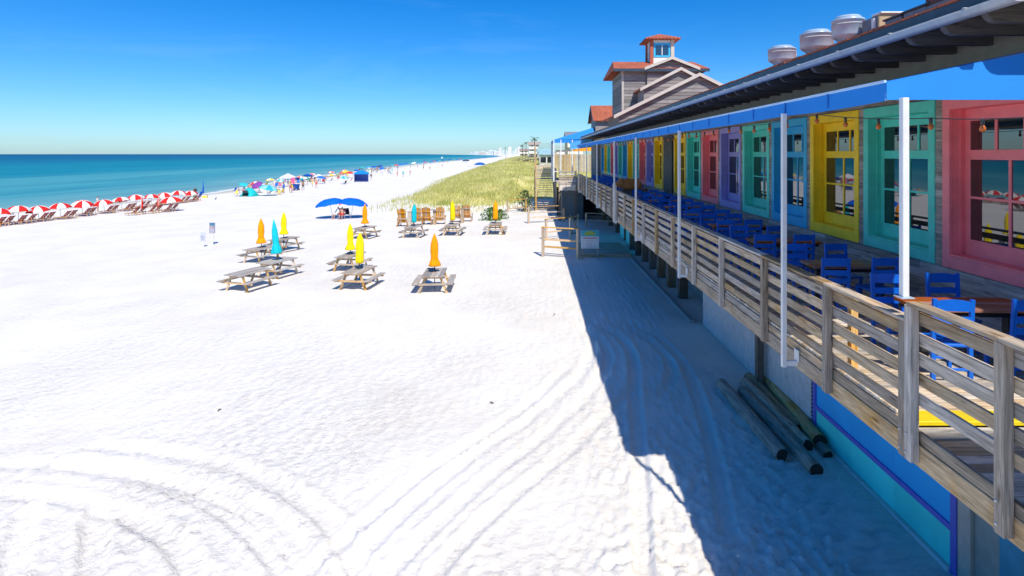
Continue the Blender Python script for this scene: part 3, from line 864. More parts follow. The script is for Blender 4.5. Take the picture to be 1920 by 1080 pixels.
def gable_roof(x0, x1, xp, zp, zl, zr, y0, y1, over=.35, name='gable_roof'):
    th = .14; s1 = (zp-zl)/(xp-x0); s2 = (zp-zr)/(x1-xp)
    m_ = MB()
    m_.prism([(x0-over, zl-s1*over+.02), (x0-over, zl-s1*over+.02+th), (xp, zp+.02+th), (xp, zp+.02)], 'y', y0-.30, y1)
    m_.prism([(xp, zp+.02), (xp, zp+.02+th), (x1+over, zr-s2*over+.02+th), (x1+over, zr-s2*over+.02)], 'y', y0-.30, y1)
    r_ = tpart(name, m_, ROOFRED)
    tr = MB(); w = .16
    tr.prism([(x0-over, zl-s1*over-.06), (x0-over, zl-s1*over+w), (xp, zp+w), (xp, zp-.06)], 'y', y0-.34, y0-.301)
    tr.prism([(xp, zp-.06), (xp, zp+w), (x1+over, zr-s2*over+w), (x1+over, zr-s2*over-.06)], 'y', y0-.34, y0-.301)
    tpart('rake_board', tr, paint('pale rake trim', (.55, .50, .44), .6, .1))
# nearest wide gable
YA = 36.0
def TX(px, Y): return (px-1000.0)/F*Y
def TZ(py, Y): return CZ + (289-py)/F*Y
xp, zp = TX(1309.5, YA), TZ(142, YA); x0 = TX(1160, YA); z0 = TZ(216, YA); x1 = 2*xp - x0
gable_front(x0, x1, xp, zp, z0, z0, 8.6, YA, 'a'); gable_roof(x0, x1, xp, zp, z0, z0, YA, 41.5)
tpart('gable_wall', MB().prism([(x0, 8.6), (x1, 8.6), (x1, z0), (xp, zp), (x0, z0)], 'y', YA+.021, YA+5), SIDEX)
YB = 39.6
xp, zp = TX(1275, YB), TZ(131, YB); x0 = TX(1207, YB); z0 = TZ(166, YB); x1 = 2*xp - x0
gable_front(x0, x1, xp, zp, z0, z0, 9.6, YB, 'b'); gable_roof(x0, x1, xp, zp, z0, z0, YB, 43.0, .3)
tpart('gable_wall', MB().prism([(x0, 9.6), (x1, 9.6), (x1, z0), (xp, zp), (x0, z0)], 'y', YB+.021, YB+3), SIDEX)
# main shaft
YC = TWY
xl, xr = TX(1167, YC), TX(1312, YC); zt = TZ(131, YC)
xp, zp = TX(1257, YC), TZ(112, YC)
gx0, gx1 = TX(1212, YC), TX(1302, YC)
gable_front(gx0, gx1, xp, zp, zt, zt, 9.6, YC-.25, 'c')
tpart('shaft_wall', MB().box(xl, xr, YC, YC+5.2, 8.0, zt), SIDEX)
z = 8.2
while z < zt - .2:       # boards on the two faces of the shaft
    tpart('clapboard', MB().prism([(YC+.02, z), (YC-.03, z), (YC-.008, z+.23), (YC+.02, z+.23)], 'x', xl, gx0), SIDEX)
    tpart('clapboard', MB().prism([(xl+.02, z), (xl-.03, z), (xl-.008, z+.23), (xl+.02, z+.23)], 'y', YC, YC+5.2), SIDEX)
    z += .24
tpart('corner_board', MB().cbox(xl-.05, xl+.1, YC-.05, YC+.1, 8, zt, .01), paint('pale corner trim', (.52, .47, .42), .6, .1))
# main tower roof: ridge along x, hipped ends, with the cross gable in front
th = .12
xa, xb = TX(1150, YC-.3), TX(1331, YC-.6)
ze, zr_ = TZ(133, YC), TZ(117, YC) + .35
mb = MB()
ya, yb, ym = YC-.55, YC+5.8, YC+2.6
mb._add([(xa, ya, ze), (xb, ya, ze), (xb, yb, ze), (xa, yb, ze), (xa+.35, ym, zr_), (xb-.35, ym, zr_), (xa, ya, ze+th), (xb, ya, ze+th), (xb, yb, ze+th), (xa, yb, ze+th), (xa+.35, ym, zr_+th), (xb-.35, ym, zr_+th)],
        [(0,1,5,4),(1,2,5),(2,3,4,5),(3,0,4),(6,10,11,7),(7,11,8),(8,11,10,9),(9,10,6),(0,6,7,1),(1,7,8,2),(2,8,9,3),(3,9,6,0)])
tpart('tower_roof', mb, ROOFRED)
tpart('eave_fascia', MB().box(xa, xb, ya-.03, ya-.001, ze-.12, ze+th-.02), FASCIA)
gable_roof(gx0, gx1, xp, zp, zt+.05, zt+.05, YC-.3, YC+2.6, .25)
# lantern on top
cl, cr = TX(1217, YC+2), TX(1262, YC+2)
zc0, zc1 = TZ(112, YC+2), TZ(76, YC+2)
CUPW = paint('white cupola paint', (.70, .74, .72), .5, .08)
cy0 = YC + 1.6; cw = cr - cl; cy1 = cy0 + cw
lan = tpart('lantern', MB().box(cl+.12, cr-.12, cy0+.12, cy1-.12, zc0-.4, zc1), CUPW)
for (a, b) in ((cl, cy0), (cr-.26, cy0), (cl, cy1-.26), (cr-.26, cy1-.26)):
    tpart('corner_post', MB().cbox(a, a+.26, b, b+.26, zc0-.4, zc1, .01), paint('rust red trim', (.36, .09, .05), .6, .12) if a == cl else paint('sand trim', (.55, .50, .42), .6, .1))
wx0, wx1 = cl+.3, cr-.3
tpart('lantern_window', MB().cbox(wx0, wx1, cy0+.07, cy0+.115, zc0+.15, zc1-.25, .01), FRAMES['blue'])
tpart('pane', MB().box(wx0+.14, wx1-.14, cy0+.055, cy0+.069, zc0+.3, zc1-.42), GLASS)
tpart('mullion', MB().box((wx0+wx1)/2-.03, (wx0+wx1)/2+.03, cy0+.045, cy0+.054, zc0+.3, zc1-.42), WHITE)
ex = .42; zap = TZ(61, YC+2)
mb = MB()
A_ = [(cl-ex, cy0-ex), (cr+ex, cy0-ex), (cr+ex, cy1+ex), (cl-ex, cy1+ex)]
mb._add([(a, b, zc1-.02) for a, b in A_] + [(a, b, zc1+.07) for a, b in A_] + [((cl+cr)/2, (cy0+cy1)/2, zap)],
        [(3,2,1,0),(0,1,5,4),(1,2,6,5),(2,3,7,6),(3,0,4,7),(4,5,8),(5,6,8),(6,7,8),(7,4,8)])
tpart('lantern_roof', mb, ROOFRED)

# small red-roofed wing at the far end
wing = thing('red_roofed_wing', (7.8, 59, 4.2), 0, 'small wing with a steep red roof at the far end of the restaurant', 'building')
WI = Matrix.Translation(-Vector((7.8, 59, 4.2)))
def wpart(name, mb, mat):
    o = mb.build(name, mat); o.parent = wing; o.matrix_parent_inverse = WI; return o
Y = 58.3
wx0, wx1 = TX(1112, Y), TX(1175, Y); ze, zr_ = TZ(227, Y), TZ(199, Y+2)
wpart('roof', MB().prism([(Y, ze), (Y, ze+.12), (Y+2.6, zr_+.12), (Y+5.2, ze+.12), (Y+5.2, ze), (Y+2.6, zr_)], 'x', wx0, wx1), ROOFRED)
wpart('wall', MB().prism([(Y+.4, 1.2), (Y+.4, ze+.1), (Y+2.6, zr_-.05), (Y+4.8, ze+.1), (Y+4.8, 1.2)], 'x', wx0+.3, wx1-.2), SIDING)
wpart('gable_trim', MB().prism([(Y-.02, ze-.1), (Y-.02, ze+.08), (Y+2.6, zr_+.08), (Y+5.2, ze+.08), (Y+5.2, ze-.1), (Y+2.6, zr_-.1)], 'x', wx0-.05, wx0-.002), FASCIA)
wpart('window', MB().cbox(wx0+1.0, wx0+2.2, Y+.33, Y+.398, 7.4, 9.2, .01), FRAMES['blue'])
wpart('pane', MB().box(wx0+1.12, wx0+2.08, Y+.318, Y+.329, 7.52, 9.08), GLASS)

# ------------------------------------------------------------------ deck
deck = thing('timber_deck', (5.0, 20, 1.0), 0, 'raised timber terrace on pilings running along the restaurant front', 'deck')
DI = Matrix.Translation(-Vector((5.0, 20, 1.0)))
def dpart(name, mb, mat, smooth=False):
    o = mb.build(name, mat, None, smooth); o.parent = deck; o.matrix_parent_inverse = DI; return o
pm_ = MB().cbox(XR+.03, XF-.01, 0, .138, -.038, 0, .004).mesh('plank', W_X)
y = 6.06; n_pl = 0
while n_pl < 297:
    o = link('plank', pm_, deck, (-5.0, y-20, ZD-1.0+rnd.uniform(-.002, .002))); y += .145; n_pl += 1
rest_pl = MB()
while y < 66: rest_pl.box(XR+.03, XF-.01, y, y+.138, ZD-.038, ZD); y += .145
o = dpart('far_planking', rest_pl, W_X); o['kind'] = 'stuff'
# yellow nosing board and the lower landing in front of it
dpart('yellow_nosing', MB().cbox(XR+.08, XF-.01, 5.79, 6.05, ZD-.042, ZD+.004, .006), YELLOWP)
dpart('step_riser', MB().cbox(XR+.03, XF-.01, 5.75, 5.785, ZD-.19, ZD-.05, .004), W_X)
pl2 = MB().cbox(XR+.03, XF-.01, 0, .138, -.038, 0, .004).mesh('landing_plank', W_X)
for q in range(22): link('landing_plank', pl2, deck, (-5.0, 5.74-(q+1)*.145-20, ZD-.16-1.0))
# rim joists, bearers and pilings
rims = [3.0, 7.40, 9.41, 13.5, 17.6, 21.7, 25.8, 29.9, 34, 38.1, 42.2, 46.3, 50.0]
for a, b in zip(rims[:-1], rims[1:]):
    dpart('rim_board', MB().cbox(XR, XR+.04, a+.003, b-.003, 3.83, 4.06, .006), W_Y)
    dpart('rim_board', MB().cbox(XR+.012, XR+.052, a+.003, b-.003, 4.064, 4.185, .006), W_Y)
dpart('sun_block_sheet', MB().box(XR+.06, XF-.02, 3.0, 66, ZD-.215, ZD-.205), DARKIN)  # added dark sheet, stops sunlight leaking through the deck gaps
for q in range(5): dpart('bearer', MB().box(XR+.25+q*.62, XR+.30+q*.62, 3.0, 66, 3.86, 4.01), W_JOIST)
pil = MB().lathe([(.15, -1.0), (.15, 3.2)], 12).mesh('piling', W_PILE, True)
pils = MB().box(-.17, .17, -.17, .17, -.6, 2.86).mesh('piling', W_PILE)
for q in range(7): link('piling', pils, deck, (6.25-5.0, 23.4+1.98*q-20, 0))
for q in range(7): link('piling', pils, deck, (6.5-5.0, 39+4.0*q-20, 0))
for (px, py) in ((1411, 700),):
    dpart('piling', MB().cbox(5.72, 5.9, 14.3, 14.48, .7, 3.86, .01), W_PILE)

# lower wall under the deck: panels, lattice, base
XL = 6.0
lw = thing('lower_wall', (XL, 10, 1.0), 0, 'blue and turquoise panelled lower wall with violet trim under the deck', 'wall')
LI = Matrix.Translation(-Vector((XL, 10, 1.0)))
def lpart(name, mb, mat, th_=None):
    o = mb.build(name, mat); o.parent = th_ or lw; o.matrix_parent_inverse = LI if th_ is None else Matrix.Translation(-th_.location); return o
for a, b in ((8.06, 9.35), (9.352, 10.6), (10.602, 11.92)):
    lpart('upper_panel', MB().box(XL+.03, XL+.1, a, b, 1.66, 3.88), BLUEW)
    lpart('lower_panel', MB().box(XL+.028, XL+.1, a, b, 1.05, 1.58), TEALW)
lpart('violet_strip', MB().cbox(XL-.005, XL+.03, 8.06, 11.92, 1.575, 1.665, .006), PURPW)
lpart('violet_corner_board', MB().cbox(XL-.01, XL+.09, 7.94, 8.058, .98, 3.88, .006), PURPW)
lpart('violet_corner_board', MB().cbox(XL-.01, XL+.09, 11.922, 12.02, .98, 3.88, .006), PURPW)
lpart('base_strip', MB().cbox(XL-.05, XL+.03, 8.06, 11.92, .93, 1.048, .008), WHITE)
lpart('pale_post', MB().cbox(XL, XL+.14, 7.70, 7.93, .9, 3.88, .01), TANW)
lpart('grey_panel', MB().box(XL+.06, XL+.1, 7.28, 7.69, .9, 3.88), paint('grey green panel', (.24, .30, .29), .7, .12))
lpart('worn_blue_panel', MB().box(XL+.05, XL+.1, 3.0, 7.27, .9, 3.88), PEELB)
lat = thing('white_lattice_skirt', (XL, 16, 1.0), 0, 'white diagonal lattice screen between the pilings behind the lying logs', 'lattice')
def lattice(y0, y1, z0, z1):
    m_ = MB(); w = .020; stp = .085
    H = z1 - z0
    for sgn, xo in ((1, 0), (-1, .014)):
        c = y0 - H
        while c < y1 + H:
            # line y = c + sgn*(z - z0)... clipped
            pts = []
            for zz in (z0, z1):
                pts.append((c + (zz-z0) if sgn > 0 else c + (z1-zz), zz))
            (ya_, za_), (yb_, zb_) = pts
            def clip(yq): return (yq - ya_)/(yb_-ya_)
            t0, t1 = 0, 1
            for lim_, lo in ((y0, True), (y1, False)):
                tt = clip(lim_)
                if (yb_ > ya_) == lo: t0 = max(t0, tt)
                else: t1 = min(t1, tt)
            if t1 - t0 > .01:
                p0 = (ya_+(yb_-ya_)*t0, za_+(zb_-za_)*t0); p1 = (ya_+(yb_-ya_)*t1, za_+(zb_-za_)*t1)
                dx, dz = -(p1[1]-p0[1]), (p1[0]-p0[0]); l_ = math.hypot(dx, dz); dx, dz = dx/l_*w, dz/l_*w
                m_.prism([(p0[0]-dx, p0[1]-dz), (p1[0]-dx, p1[1]-dz), (p1[0]+dx, p1[1]+dz), (p0[0]+dx, p0[1]+dz)], 'x', XL-.02+xo, XL-.007+xo)
            c += stp
    return m_
LATW = paint('weathered white lattice', (.66, .68, .68), .6, .12, dirt=.25)
yl = 12.06
for k in range(4):
    y2 = yl + 1.86
    o = lpart('lattice_panel', lattice(yl, y2, 1.0, 3.86), LATW, lat); o['kind'] = 'stuff'
    lpart('frame', MB().cbox(XL-.03, XL+.02, y2+.002, y2+.05, .95, 3.86, .005), LATW, lat); yl = y2 + .052
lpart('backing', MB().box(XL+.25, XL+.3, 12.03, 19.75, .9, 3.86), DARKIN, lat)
und = thing('turquoise_lower_wall', (6.3, 36, 1.0), 0, 'turquoise lower wall with a dark doorway under the deck by the sign', 'wall')
lpart('wall_panel', MB().box(6.42, 6.6, 37.2, 41.5, .8, 3.85), TEALW, und)
lpart('wall_panel', MB().box(6.42, 6.6, 33.2, 36.2, .8, 3.85), TEALW, und)
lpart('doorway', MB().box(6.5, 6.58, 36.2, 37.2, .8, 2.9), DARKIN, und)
lpart('door_frame', MB().box(6.38, 6.5, 36.1, 36.2, .8, 2.95), FRAMES['blue'], und)
back = thing('back_wall', (7.0, 30, 1.0), 0, 'shaded block wall far back under the deck', 'wall')
lpart('block_face', MB().box(7.0, 7.1, 19.8, 33.1, .8, 3.86), CONC, back)
curb = thing('concrete_kerb', (5.6, 25, 1.0), 0, 'low concrete kerb in the sand along the pilings', 'kerb')
lpart('kerb_stone', MB().cbox(5.55, 5.75, 19.9, 31.8, .85, 1.10, .02), CONC, curb)

# ------------------------------------------------------------------ railing
def railing(name, y_posts, ztop, label, zlow=3.90):
    r_ = thing(name, (XR, y_posts[0], ZD), 0, label, 'railing', 'timber railings of the deck')
    I = Matrix.Translation(-Vector((XR, y_posts[0], ZD)))
    def rp(n, mb, m_):
        o = mb.build(n, m_); o.parent = r_; o.matrix_parent_inverse = I; return o
    for i, y in enumerate(y_posts):
        zt = ztop - .03
        o = rp('post', MB().cbox(XR-.094, XR-.002, y-.05, y+.05, zlow-.02, zt, .006), W_Z)
        for zz in (zlow+.06, zlow+.25):
            rp('bolt', MB().lathe([(.013, 0), (.013, .006), (.006, .012), (.001, .013)], 8, (0,0,0)), BOLT).matrix_parent_inverse = I
            b_ = COL.objects[-1]
            b_.rotation_euler = (0, R(-90), 0); b_.location = (XR-.094, y+.02, zz)
            if i > 7: break
    ys_ = list(y_posts)
    for a, b in zip(ys_[:-1], ys_[1:]):
        for q in range(5):
            z0 = ztop - .055 - (q+1)*.205 - .0
            h = .125
            jit = rnd.uniform(-.006, .006)
            rp('rail', MB().cbox(XR+.001, XR+.039, a-.05 if a == ys_[0] else a+.002, b-.002, z0+jit+.04, z0+h+jit+.04, .005), W_Y)
        rp('cap_rail', MB().cbox(XR-.105, XR+.045, a-.06 if a == ys_[0] else a+.002, b-.002, ztop-.028, ztop+.010+rnd.uniform(-.002, .002), .006), W_Y)
    return r_
near_posts = [3.05, 4.586, 5.703]
railing('deck_railing', near_posts, 5.49, 'nearest and taller weathered timber railing section at the yellow step')
far_posts = [7.339, 9.35, 11.47, 13.43]
while far_posts[-1] < 47: far_posts.append(far_posts[-1] + 2.05)
fp = [5.80] + far_posts
rl = railing('deck_railing', fp, 5.31, 'long weathered timber railing running the length of the deck')
# short upright behind the railing by the step
ip = thing('inner_post', (4.05, 7.1, ZD), 0, 'pale stub post standing inside the railing beside the yellow step', 'post')
MB().cbox(-.045, .045, -.045, .045, 0, .98, .005).build('shaft', W_NEWZ, ip)
MB().cbox(-.06, .06, -.06, .06, .981, 1.0, .004).build('cap', W_NEWZ, ip)

# ------------------------------------------------------------------ awning, poles, lights
XA = 3.74
awn = thing('blue_awning', (XA, 26, 7.56), 0, 'long blue canvas awning stretched along the deck under the eaves', 'awning')
AI = Matrix.Translation(-Vector((XA, 26, 7.56)))
def apart(name, mb, mat, smooth=False):
    o = mb.build(name, mat, None, smooth); o.parent = awn; o.matrix_parent_inverse = AI; return o
AY0, AY1 = 5.94, 47.5
poles_y = [5.9, 8.27, 14.2, 20.2, 25.6, 32.6, 38.9, 45.7]
nys = np.linspace(AY0, AY1, 90)
top = MB(); val = MB()
def sag(y):
    j = np.searchsorted(poles_y, y)
    a = poles_y[max(j-1, 0)]; b = poles_y[min(j, len(poles_y)-1)]
    t_ = 0 if b == a else (y-a)/(b-a)
    return -.018*math.sin(math.pi*min(max(t_, 0), 1))
zA = 7.76
for a, b in zip(nys[:-1], nys[1:]):
    xs_ = [XA, 4.5, 5.3, 6.04]
    for xa_, xb_ in zip(xs_[:-1], xs_[1:]):
        za_ = lambda x: zA + .215*(x-XA)
        top._add([(xa_, a, za_(xa_)), (xb_, a, za_(xb_)), (xb_, b, za_(xb_)), (xa_, b, za_(xa_))], [(0,1,2,3)])
    val._add([(XA, a, zA), (XA, b, zA), (XA-.012, b, 7.565+sag(b)), (XA-.012, a, 7.565+sag(a))], [(0,1,2,3)])
t_ = apart('canopy', top, AWN); mod = t_.modifiers.new('th', 'SOLIDIFY'); mod.thickness = .006
t_ = apart('valance', val, AWN); mod = t_.modifiers.new('th', 'SOLIDIFY'); mod.thickness = .006
apart('board_liner', MB().prism([(XA+.015, zA-.035), (6.03, zA-.035+.215*(6.03-XA-.015)), (6.03, zA-.020+.215*(6.03-XA-.015)), (XA+.015, zA-.020)], 'y', AY0+.01, AY1-.01), paint('tan liner boards', (.72, .63, .50), .75, .12, 3))
apart('end_panel', MB().prism([(XA, 7.575), (6.04, 7.575), (6.04, 8.25), (XA, zA)], 'y', AY0-.012, AY0-.004), AWN)
apart('lit_edge', MB().tube([(XA-.006, AY0, zA+.012), (XA-.006, AY1, zA+.012)], .016, 8), LIT_EDGE)  # pale edge piping, coloured to stand in for the sunlit strip of canvas
fr_ = MB()
fr_.tube([(XA+.04, AY0, 7.60), (XA+.04, AY1, 7.60)], .025, 8); fr_.tube([(6.0, AY0, 8.2), (6.0, AY1, 8.2)], .025, 8)
apart('frame_tube', fr_, WHITE)
for y in np.arange(AY0+1.15, AY1, 1.2): apart('seam', MB().box(XA-.022, XA-.013, y-.012, y+.012, 7.58, zA), paint('awning seam', (.01, .19, .62), .75, .05))
for y in poles_y: apart('frame_rafter', MB().tube([(XA+.04, y+.08, 7.60), (6.0, y+.08, 8.02)], .02, 8), WHITE)
for i, y in enumerate(poles_y):
    if i == 0:
        t = thing('awning_pole', (3.88, 5.86, 5.50), 0, 'white square awning pole standing on the nearest railing end', 'pole', 'white awning poles')
        MB().cbox(-.034, .034, -.034, .034, .012, 2.09, .005).build('shaft', WHITE, t)
        MB().cbox(-.07, .07, -.07, .07, 0, .012, .003).build('base_plate', STEEL, t)
    else:
        t = thing('awning_pole', (3.70, y, 3.86), 0, nth(i) + ' white awning pole along the deck counting from the nearest end', 'pole', 'white awning poles')
        MB().cbox(-.033, .033, -.033, .033, 0, 3.74, .005).build('shaft', WHITE, t)
        MB().cbox(.034, .2, -.03, .03, .02, .09, .004).build('bracket', WHITE, t)
        MB().cbox(.18, .199, -.07, .07, .091, .26, .004).build('mount_plate', WHITE, t)
# amber string lights
def string(pts, label, spacing=.62):
    t = thing('string_lights', pts[0], 0, label, 'string lights', 'amber string lights under the awning')
    I = Matrix.Translation(-Vector(pts[0]))
    path = []
    for a, b in zip(pts[:-1], pts[1:]):
        a = Vector(a); b = Vector(b); L = (b-a).length
        for q in range(10):
            u = q/10; p = a.lerp(b, u); p.z -= .05*L*4*u*(1-u)*.35; path.append(p)
    path.append(Vector(pts[-1]))
    o = MB().tube(path, .006, 5).build('wire', DARKMETAL, t); o.matrix_parent_inverse = I
    acc = .25
    for a, b in zip(path[:-1], path[1:]):
        L = (b-a).length; acc += L
        if acc >= spacing:
            acc -= spacing; p = b
            s_ = link('socket', SOCK, t, p); s_.matrix_parent_inverse = I
            bb = link('bulb', BULBM, t, p); bb.matrix_parent_inverse = I
SOCK = MB().lathe([(.012, 0), (.018, -.01), (.018, -.055), (.012, -.06)], 10).mesh('socket', DARKMETAL, True)
BULBM = MB().lathe([(.012, -.06), (.024, -.077), (.031, -.098), (.025, -.118), (.011, -.13), (.001, -.132)], 12).mesh('bulb', BULB, True)
string([(4.55, 4.6, 7.34), (4.4, 6.2, 7.40), (4.0, 7.9, 7.56)], 'amber bulbs on a black wire hanging across the pink and turquoise windows', .6)
pts = [(3.86, 7.9, 7.56)]
for y in poles_y[2:6]: pts += [(3.86, (pts[-1][1]+y)/2, 7.55), (3.86, y, 7.56)]
string(pts, 'amber bulbs on a black wire strung along the awning edge further down', .68)

# ------------------------------------------------------------------ blue chairs and tables on the deck
def chair_proto():
    t = thing('dining_chair', (0, 0, 0), 0, 'x', 'chair', 'blue slat-back chairs on the deck')
    w, d, h = .22, .21, 1.03
    MB().cbox(-w-.01, w+.01, -d, d+.02, .44, .475, .008).build('seat', CHAIR, t)
    lf = MB().cbox(-.022, .022, -.022, .022, 0, .44, .004).mesh('leg', CHAIR)
    lb = MB(); lb.prism([(-.022, 0), (.022, 0), (.022, .47), (-.02, h), (-.06, h), (-.022, .47)], 'x', -.022, .022)
    lb = lb.mesh('leg', CHAIR)
    for sx in (-1, 1):
        link('leg', lf, t, (sx*w*.92, d-.02, 0)); link('leg', lb, t, (sx*w*.95, -d, 0))
    for (z, hh, arch) in ((.89, .115, .022), (.735, .085, 0), (.60, .085, 0)):
        y0 = -d - .02 - (z-.47)*.065
        n = 7; prof = []
        m_ = MB()
        xs_ = [-w*.88 + 2*w*.88*q/(n-1) for q in range(n)]
        topz = [z+hh+arch*math.sin(math.pi*q/(n-1)) for q in range(n)]
        poly = [(x, z) for x in xs_] + [(x, zz) for x, zz in zip(xs_[::-1], topz[::-1])]
        m_.prism(poly, 'y', y0-.012, y0+.012)
        m_.build('back_slat', CHAIR, t)
    for z in (.16, .30):
        MB().cbox(-w*.9, w*.9, -d-.012, -d+.012, z, z+.03, .004).build('stretcher', CHAIR, t)
    for sx in (-1, 1):
        MB().cbox(sx*w*.93-.012, sx*w*.93+.012, -d, d-.03, .2, .23, .004).build('stretcher', CHAIR, t)
    return t
def table_proto():
    t = thing('dining_table', (0, 0, 0), 0, 'x', 'table', 'varnished plank tables on the deck')
    for q in range(5):
        MB().cbox(-.75, .75, -.31+q*.125, -.31+q*.125+.121, .745, .79, .005).build('top_plank', W_TOP, t)
    MB().box(-.7, .7, -.27, .27, .68, .744).build('apron', DARKIN, t)
    for sx in (-1, 1):
        MB().cbox(sx*.55-.05, sx*.55+.05, -.05, .05, .05, .68, .008).build('pedestal', DARKMETAL, t)
        MB().cbox(sx*.55-.05, sx*.55+.05, -.28, .28, 0, .05, .008).build('foot', DARKMETAL, t)
    return t
chair0 = chair_proto(); table0 = table_proto()
used = {'c': False, 't': False}
side = ['seaward', 'window side']
for n in range(15):
    yn = 6.72 + 2.75*n
    if n == 8 or yn > 46: continue
    tb = table0 if not used['t'] else copy_tree(table0); used['t'] = True
    tb.location = (5.72 + rnd.uniform(-.05, .05), yn + .70 + rnd.uniform(-.04, .04), ZD); tb.rotation_euler.z = R(rnd.uniform(-3, 3))
    tb['label'] = ('dark plank table on the deck, ' + nth(n if n < 8 else n-1) + ' along from the nearest end')
    for far in (0, 1):
        for q in (0, 1):
            ch = chair0 if not used['c'] else copy_tree(chair0); used['c'] = True
            x = (5.10, 5.93)[q] + rnd.uniform(-.06, .06)
            if far: ch.location = (x, yn + 1.22 + rnd.uniform(-.05, .05), ZD); ch.rotation_euler.z = R(180 + rnd.uniform(-9, 9))
            else: ch.location = (x, yn + .21 + rnd.uniform(-.05, .05), ZD); ch.rotation_euler.z = R(rnd.uniform(-9, 9))
            ch['label'] = '%s blue chair on the %s side of the %s deck table' % (side[q], 'far' if far else 'near', nth(n if n < 8 else n-1))

# host stand with carved animal statue near the gate
hs_ = thing('host_stand', (4.95, 28.3, ZD), 0, 'grey wooden host stand on the deck under the brown animal statue', 'counter')
GRWD = wood('grey stand wood', *trio((.14, .14, .13), .3), 'x')
MB().cbox(-.55, .75, -.45, .5, .92, .98, .01).build('top', GRWD, hs_)
MB().cbox(-.45, .3, -.38, .42, 0, .919, .01).build('cabinet', GRWD, hs_)
for (a, b) in ((.68, -.4), (.68, .42)): MB().cbox(a-.04, a+.04, b-.04, b+.04, 0, .919, .005).build('leg', GRWD, hs_)
def skin_mesh(name, verts, edges, mats, matfn, sub=1):
    me = bpy.data.meshes.new('tmp'); me.from_pydata([v[:3] for v in verts], edges, [])
    o = bpy.data.objects.new('tmp', me); COL.objects.link(o)
    o.modifiers.new('s', 'SKIN'); o.modifiers['s'].use_smooth_shade = True
    sv = me.skin_vertices[0].data
    for i, v in enumerate(verts):
        r_ = v[3]; sv[i].radius = (r_, r_) if not isinstance(r_, tuple) else r_
    sv[0].use_root = True
    if sub: mm = o.modifiers.new('u', 'SUBSURF'); mm.levels = sub; mm.render_levels = sub
    dg = bpy.context.evaluated_depsgraph_get()
    out = bpy.data.meshes.new_from_object(o.evaluated_get(dg)); out.name = name
    bpy.data.objects.remove(o)
    out.materials.clear()
    for m_ in mats: out.materials.append(m_)
    for p_ in out.polygons: p_.material_index = matfn(p_.center); p_.use_smooth = True
    return out
BROWN = paint('carved brown wood', (.42, .18, .055), .55, .2, 5); MUZ = paint('cream muzzle', (.62, .48, .33), .6, .1)
sv_ = [(0, 0, .28, .30), (.35, 0, .27, .28), (-.32, 0, .30, .27), (-.60, 0, .34, .22), (-.82, 0, .27, .15), (-.98, 0, .22, .12), (.55, 0, .2, .16),
       (-.55, .16, .56, .05), (-.55, -.16, .56, .05), (-.2, .2, .05, .09), (-.2, -.2, .05, .09), (.35, .2, .05, .1), (.35, -.2, .05, .1)]
se_ = [(0, 1), (0, 2), (2, 3), (3, 4), (4, 5), (1, 6), (3, 7), (3, 8), (2, 9), (2, 10), (1, 11), (1, 12)]
st = thing('animal_statue', (4.95, 28.2, ZD+.98), R(12), 'brown carved animal statue with a cream snout lying on the host stand', 'statue')
link('body', skin_mesh('body', sv_, se_, [BROWN, MUZ], lambda c: 1 if c.x < -.90 else 0, 2), st)
for sy_ in (-.13, .13): MB().lathe([(.001, -.02), (.02, 0), (.001, .02)], 8, (-.72, sy_, .45)).build('eye', DARKMETAL, st, True)
# gate posts in the railing by the stand
gt = thing('deck_gate', (3.86, 26.3, ZD), 0, 'weathered picket gate in the railing below the animal statue', 'gate')
for q in range(5): MB().cbox(-.06, -.03, -.55+q*.25, -.55+q*.25+.12, -.45, 1.45-.05*abs(q-2), .005).build('picket', W_Z, gt)
for z in (.1, .9): MB().cbox(-.028, .0, -.6, .62, z, z+.09, .005).build('cross_rail', W_Y, gt)

# ------------------------------------------------------------------ landing, stairs and canopy at the far end
ln = thing('far_landing', (3.0, 52, 1.0), 0, 'timber landing with slatted railing at the far end of the deck', 'deck')
LNI = Matrix.Translation(-Vector((3.0, 52, 1.0)))
def lnp(n, mb, m_):
    o = mb.build(n, m_); o.parent = ln; o.matrix_parent_inverse = LNI; return o
lnp('floor', MB().box(2.35, 3.92, 50.6, 66, ZD-.1, ZD-.002), W_X)
lnp('floor', MB().box(.25, 2.34, 64.2, 66, ZD-.1, ZD-.003), W_X)
lnp('rim_board', MB().cbox(2.3, 3.9, 50.5, 50.56, 3.72, ZD+.02, .006), W_X)
for q in range(6): lnp('rail', MB().cbox(2.3, 3.88, 50.44, 50.48, ZD+.08+q*.2, ZD+.2+q*.2, .005), W_X)
lnp('cap_rail', MB().cbox(2.25, 3.9, 50.38, 50.52, ZD+1.2, ZD+1.24, .005), W_X)
for x in (2.34, 2.95, 3.84): lnp('post', MB().cbox(x-.05, x+.05, 50.49, 50.58, 3.6, ZD+1.19, .006), W_Z)
lnp('pier_block', MB().cbox(2.6, 4.6, 51.5, 53.5, .6, 3.7, .02), paint('grey green pier', (.17, .21, .22), .8, .2))
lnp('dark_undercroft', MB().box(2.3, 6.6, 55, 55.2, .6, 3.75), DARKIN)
for x in (2.4, 3.8): lnp('piling', MB().box(x-.12, x+.12, 50.7, 50.94, .5, 4.1), W_PILE)
stair = thing('beach_stairs', (1.25, 60, 1.0), 0, 'timber stairs climbing from the sand to the far landing', 'stairs')
SI = Matrix.Translation(-Vector((1.25, 60, 1.0)))
def stp(n, mb, m_):
    o = mb.build(n, m_); o.parent = stair; o.matrix_parent_inverse = SI; return o
for q in range(17):
    y = 60 + q*.25; z = 1.0 + (q+1)*.19
    stp('tread', MB().cbox(.36, 2.22, y, y+.27, z-.045, z, .005), W_X)
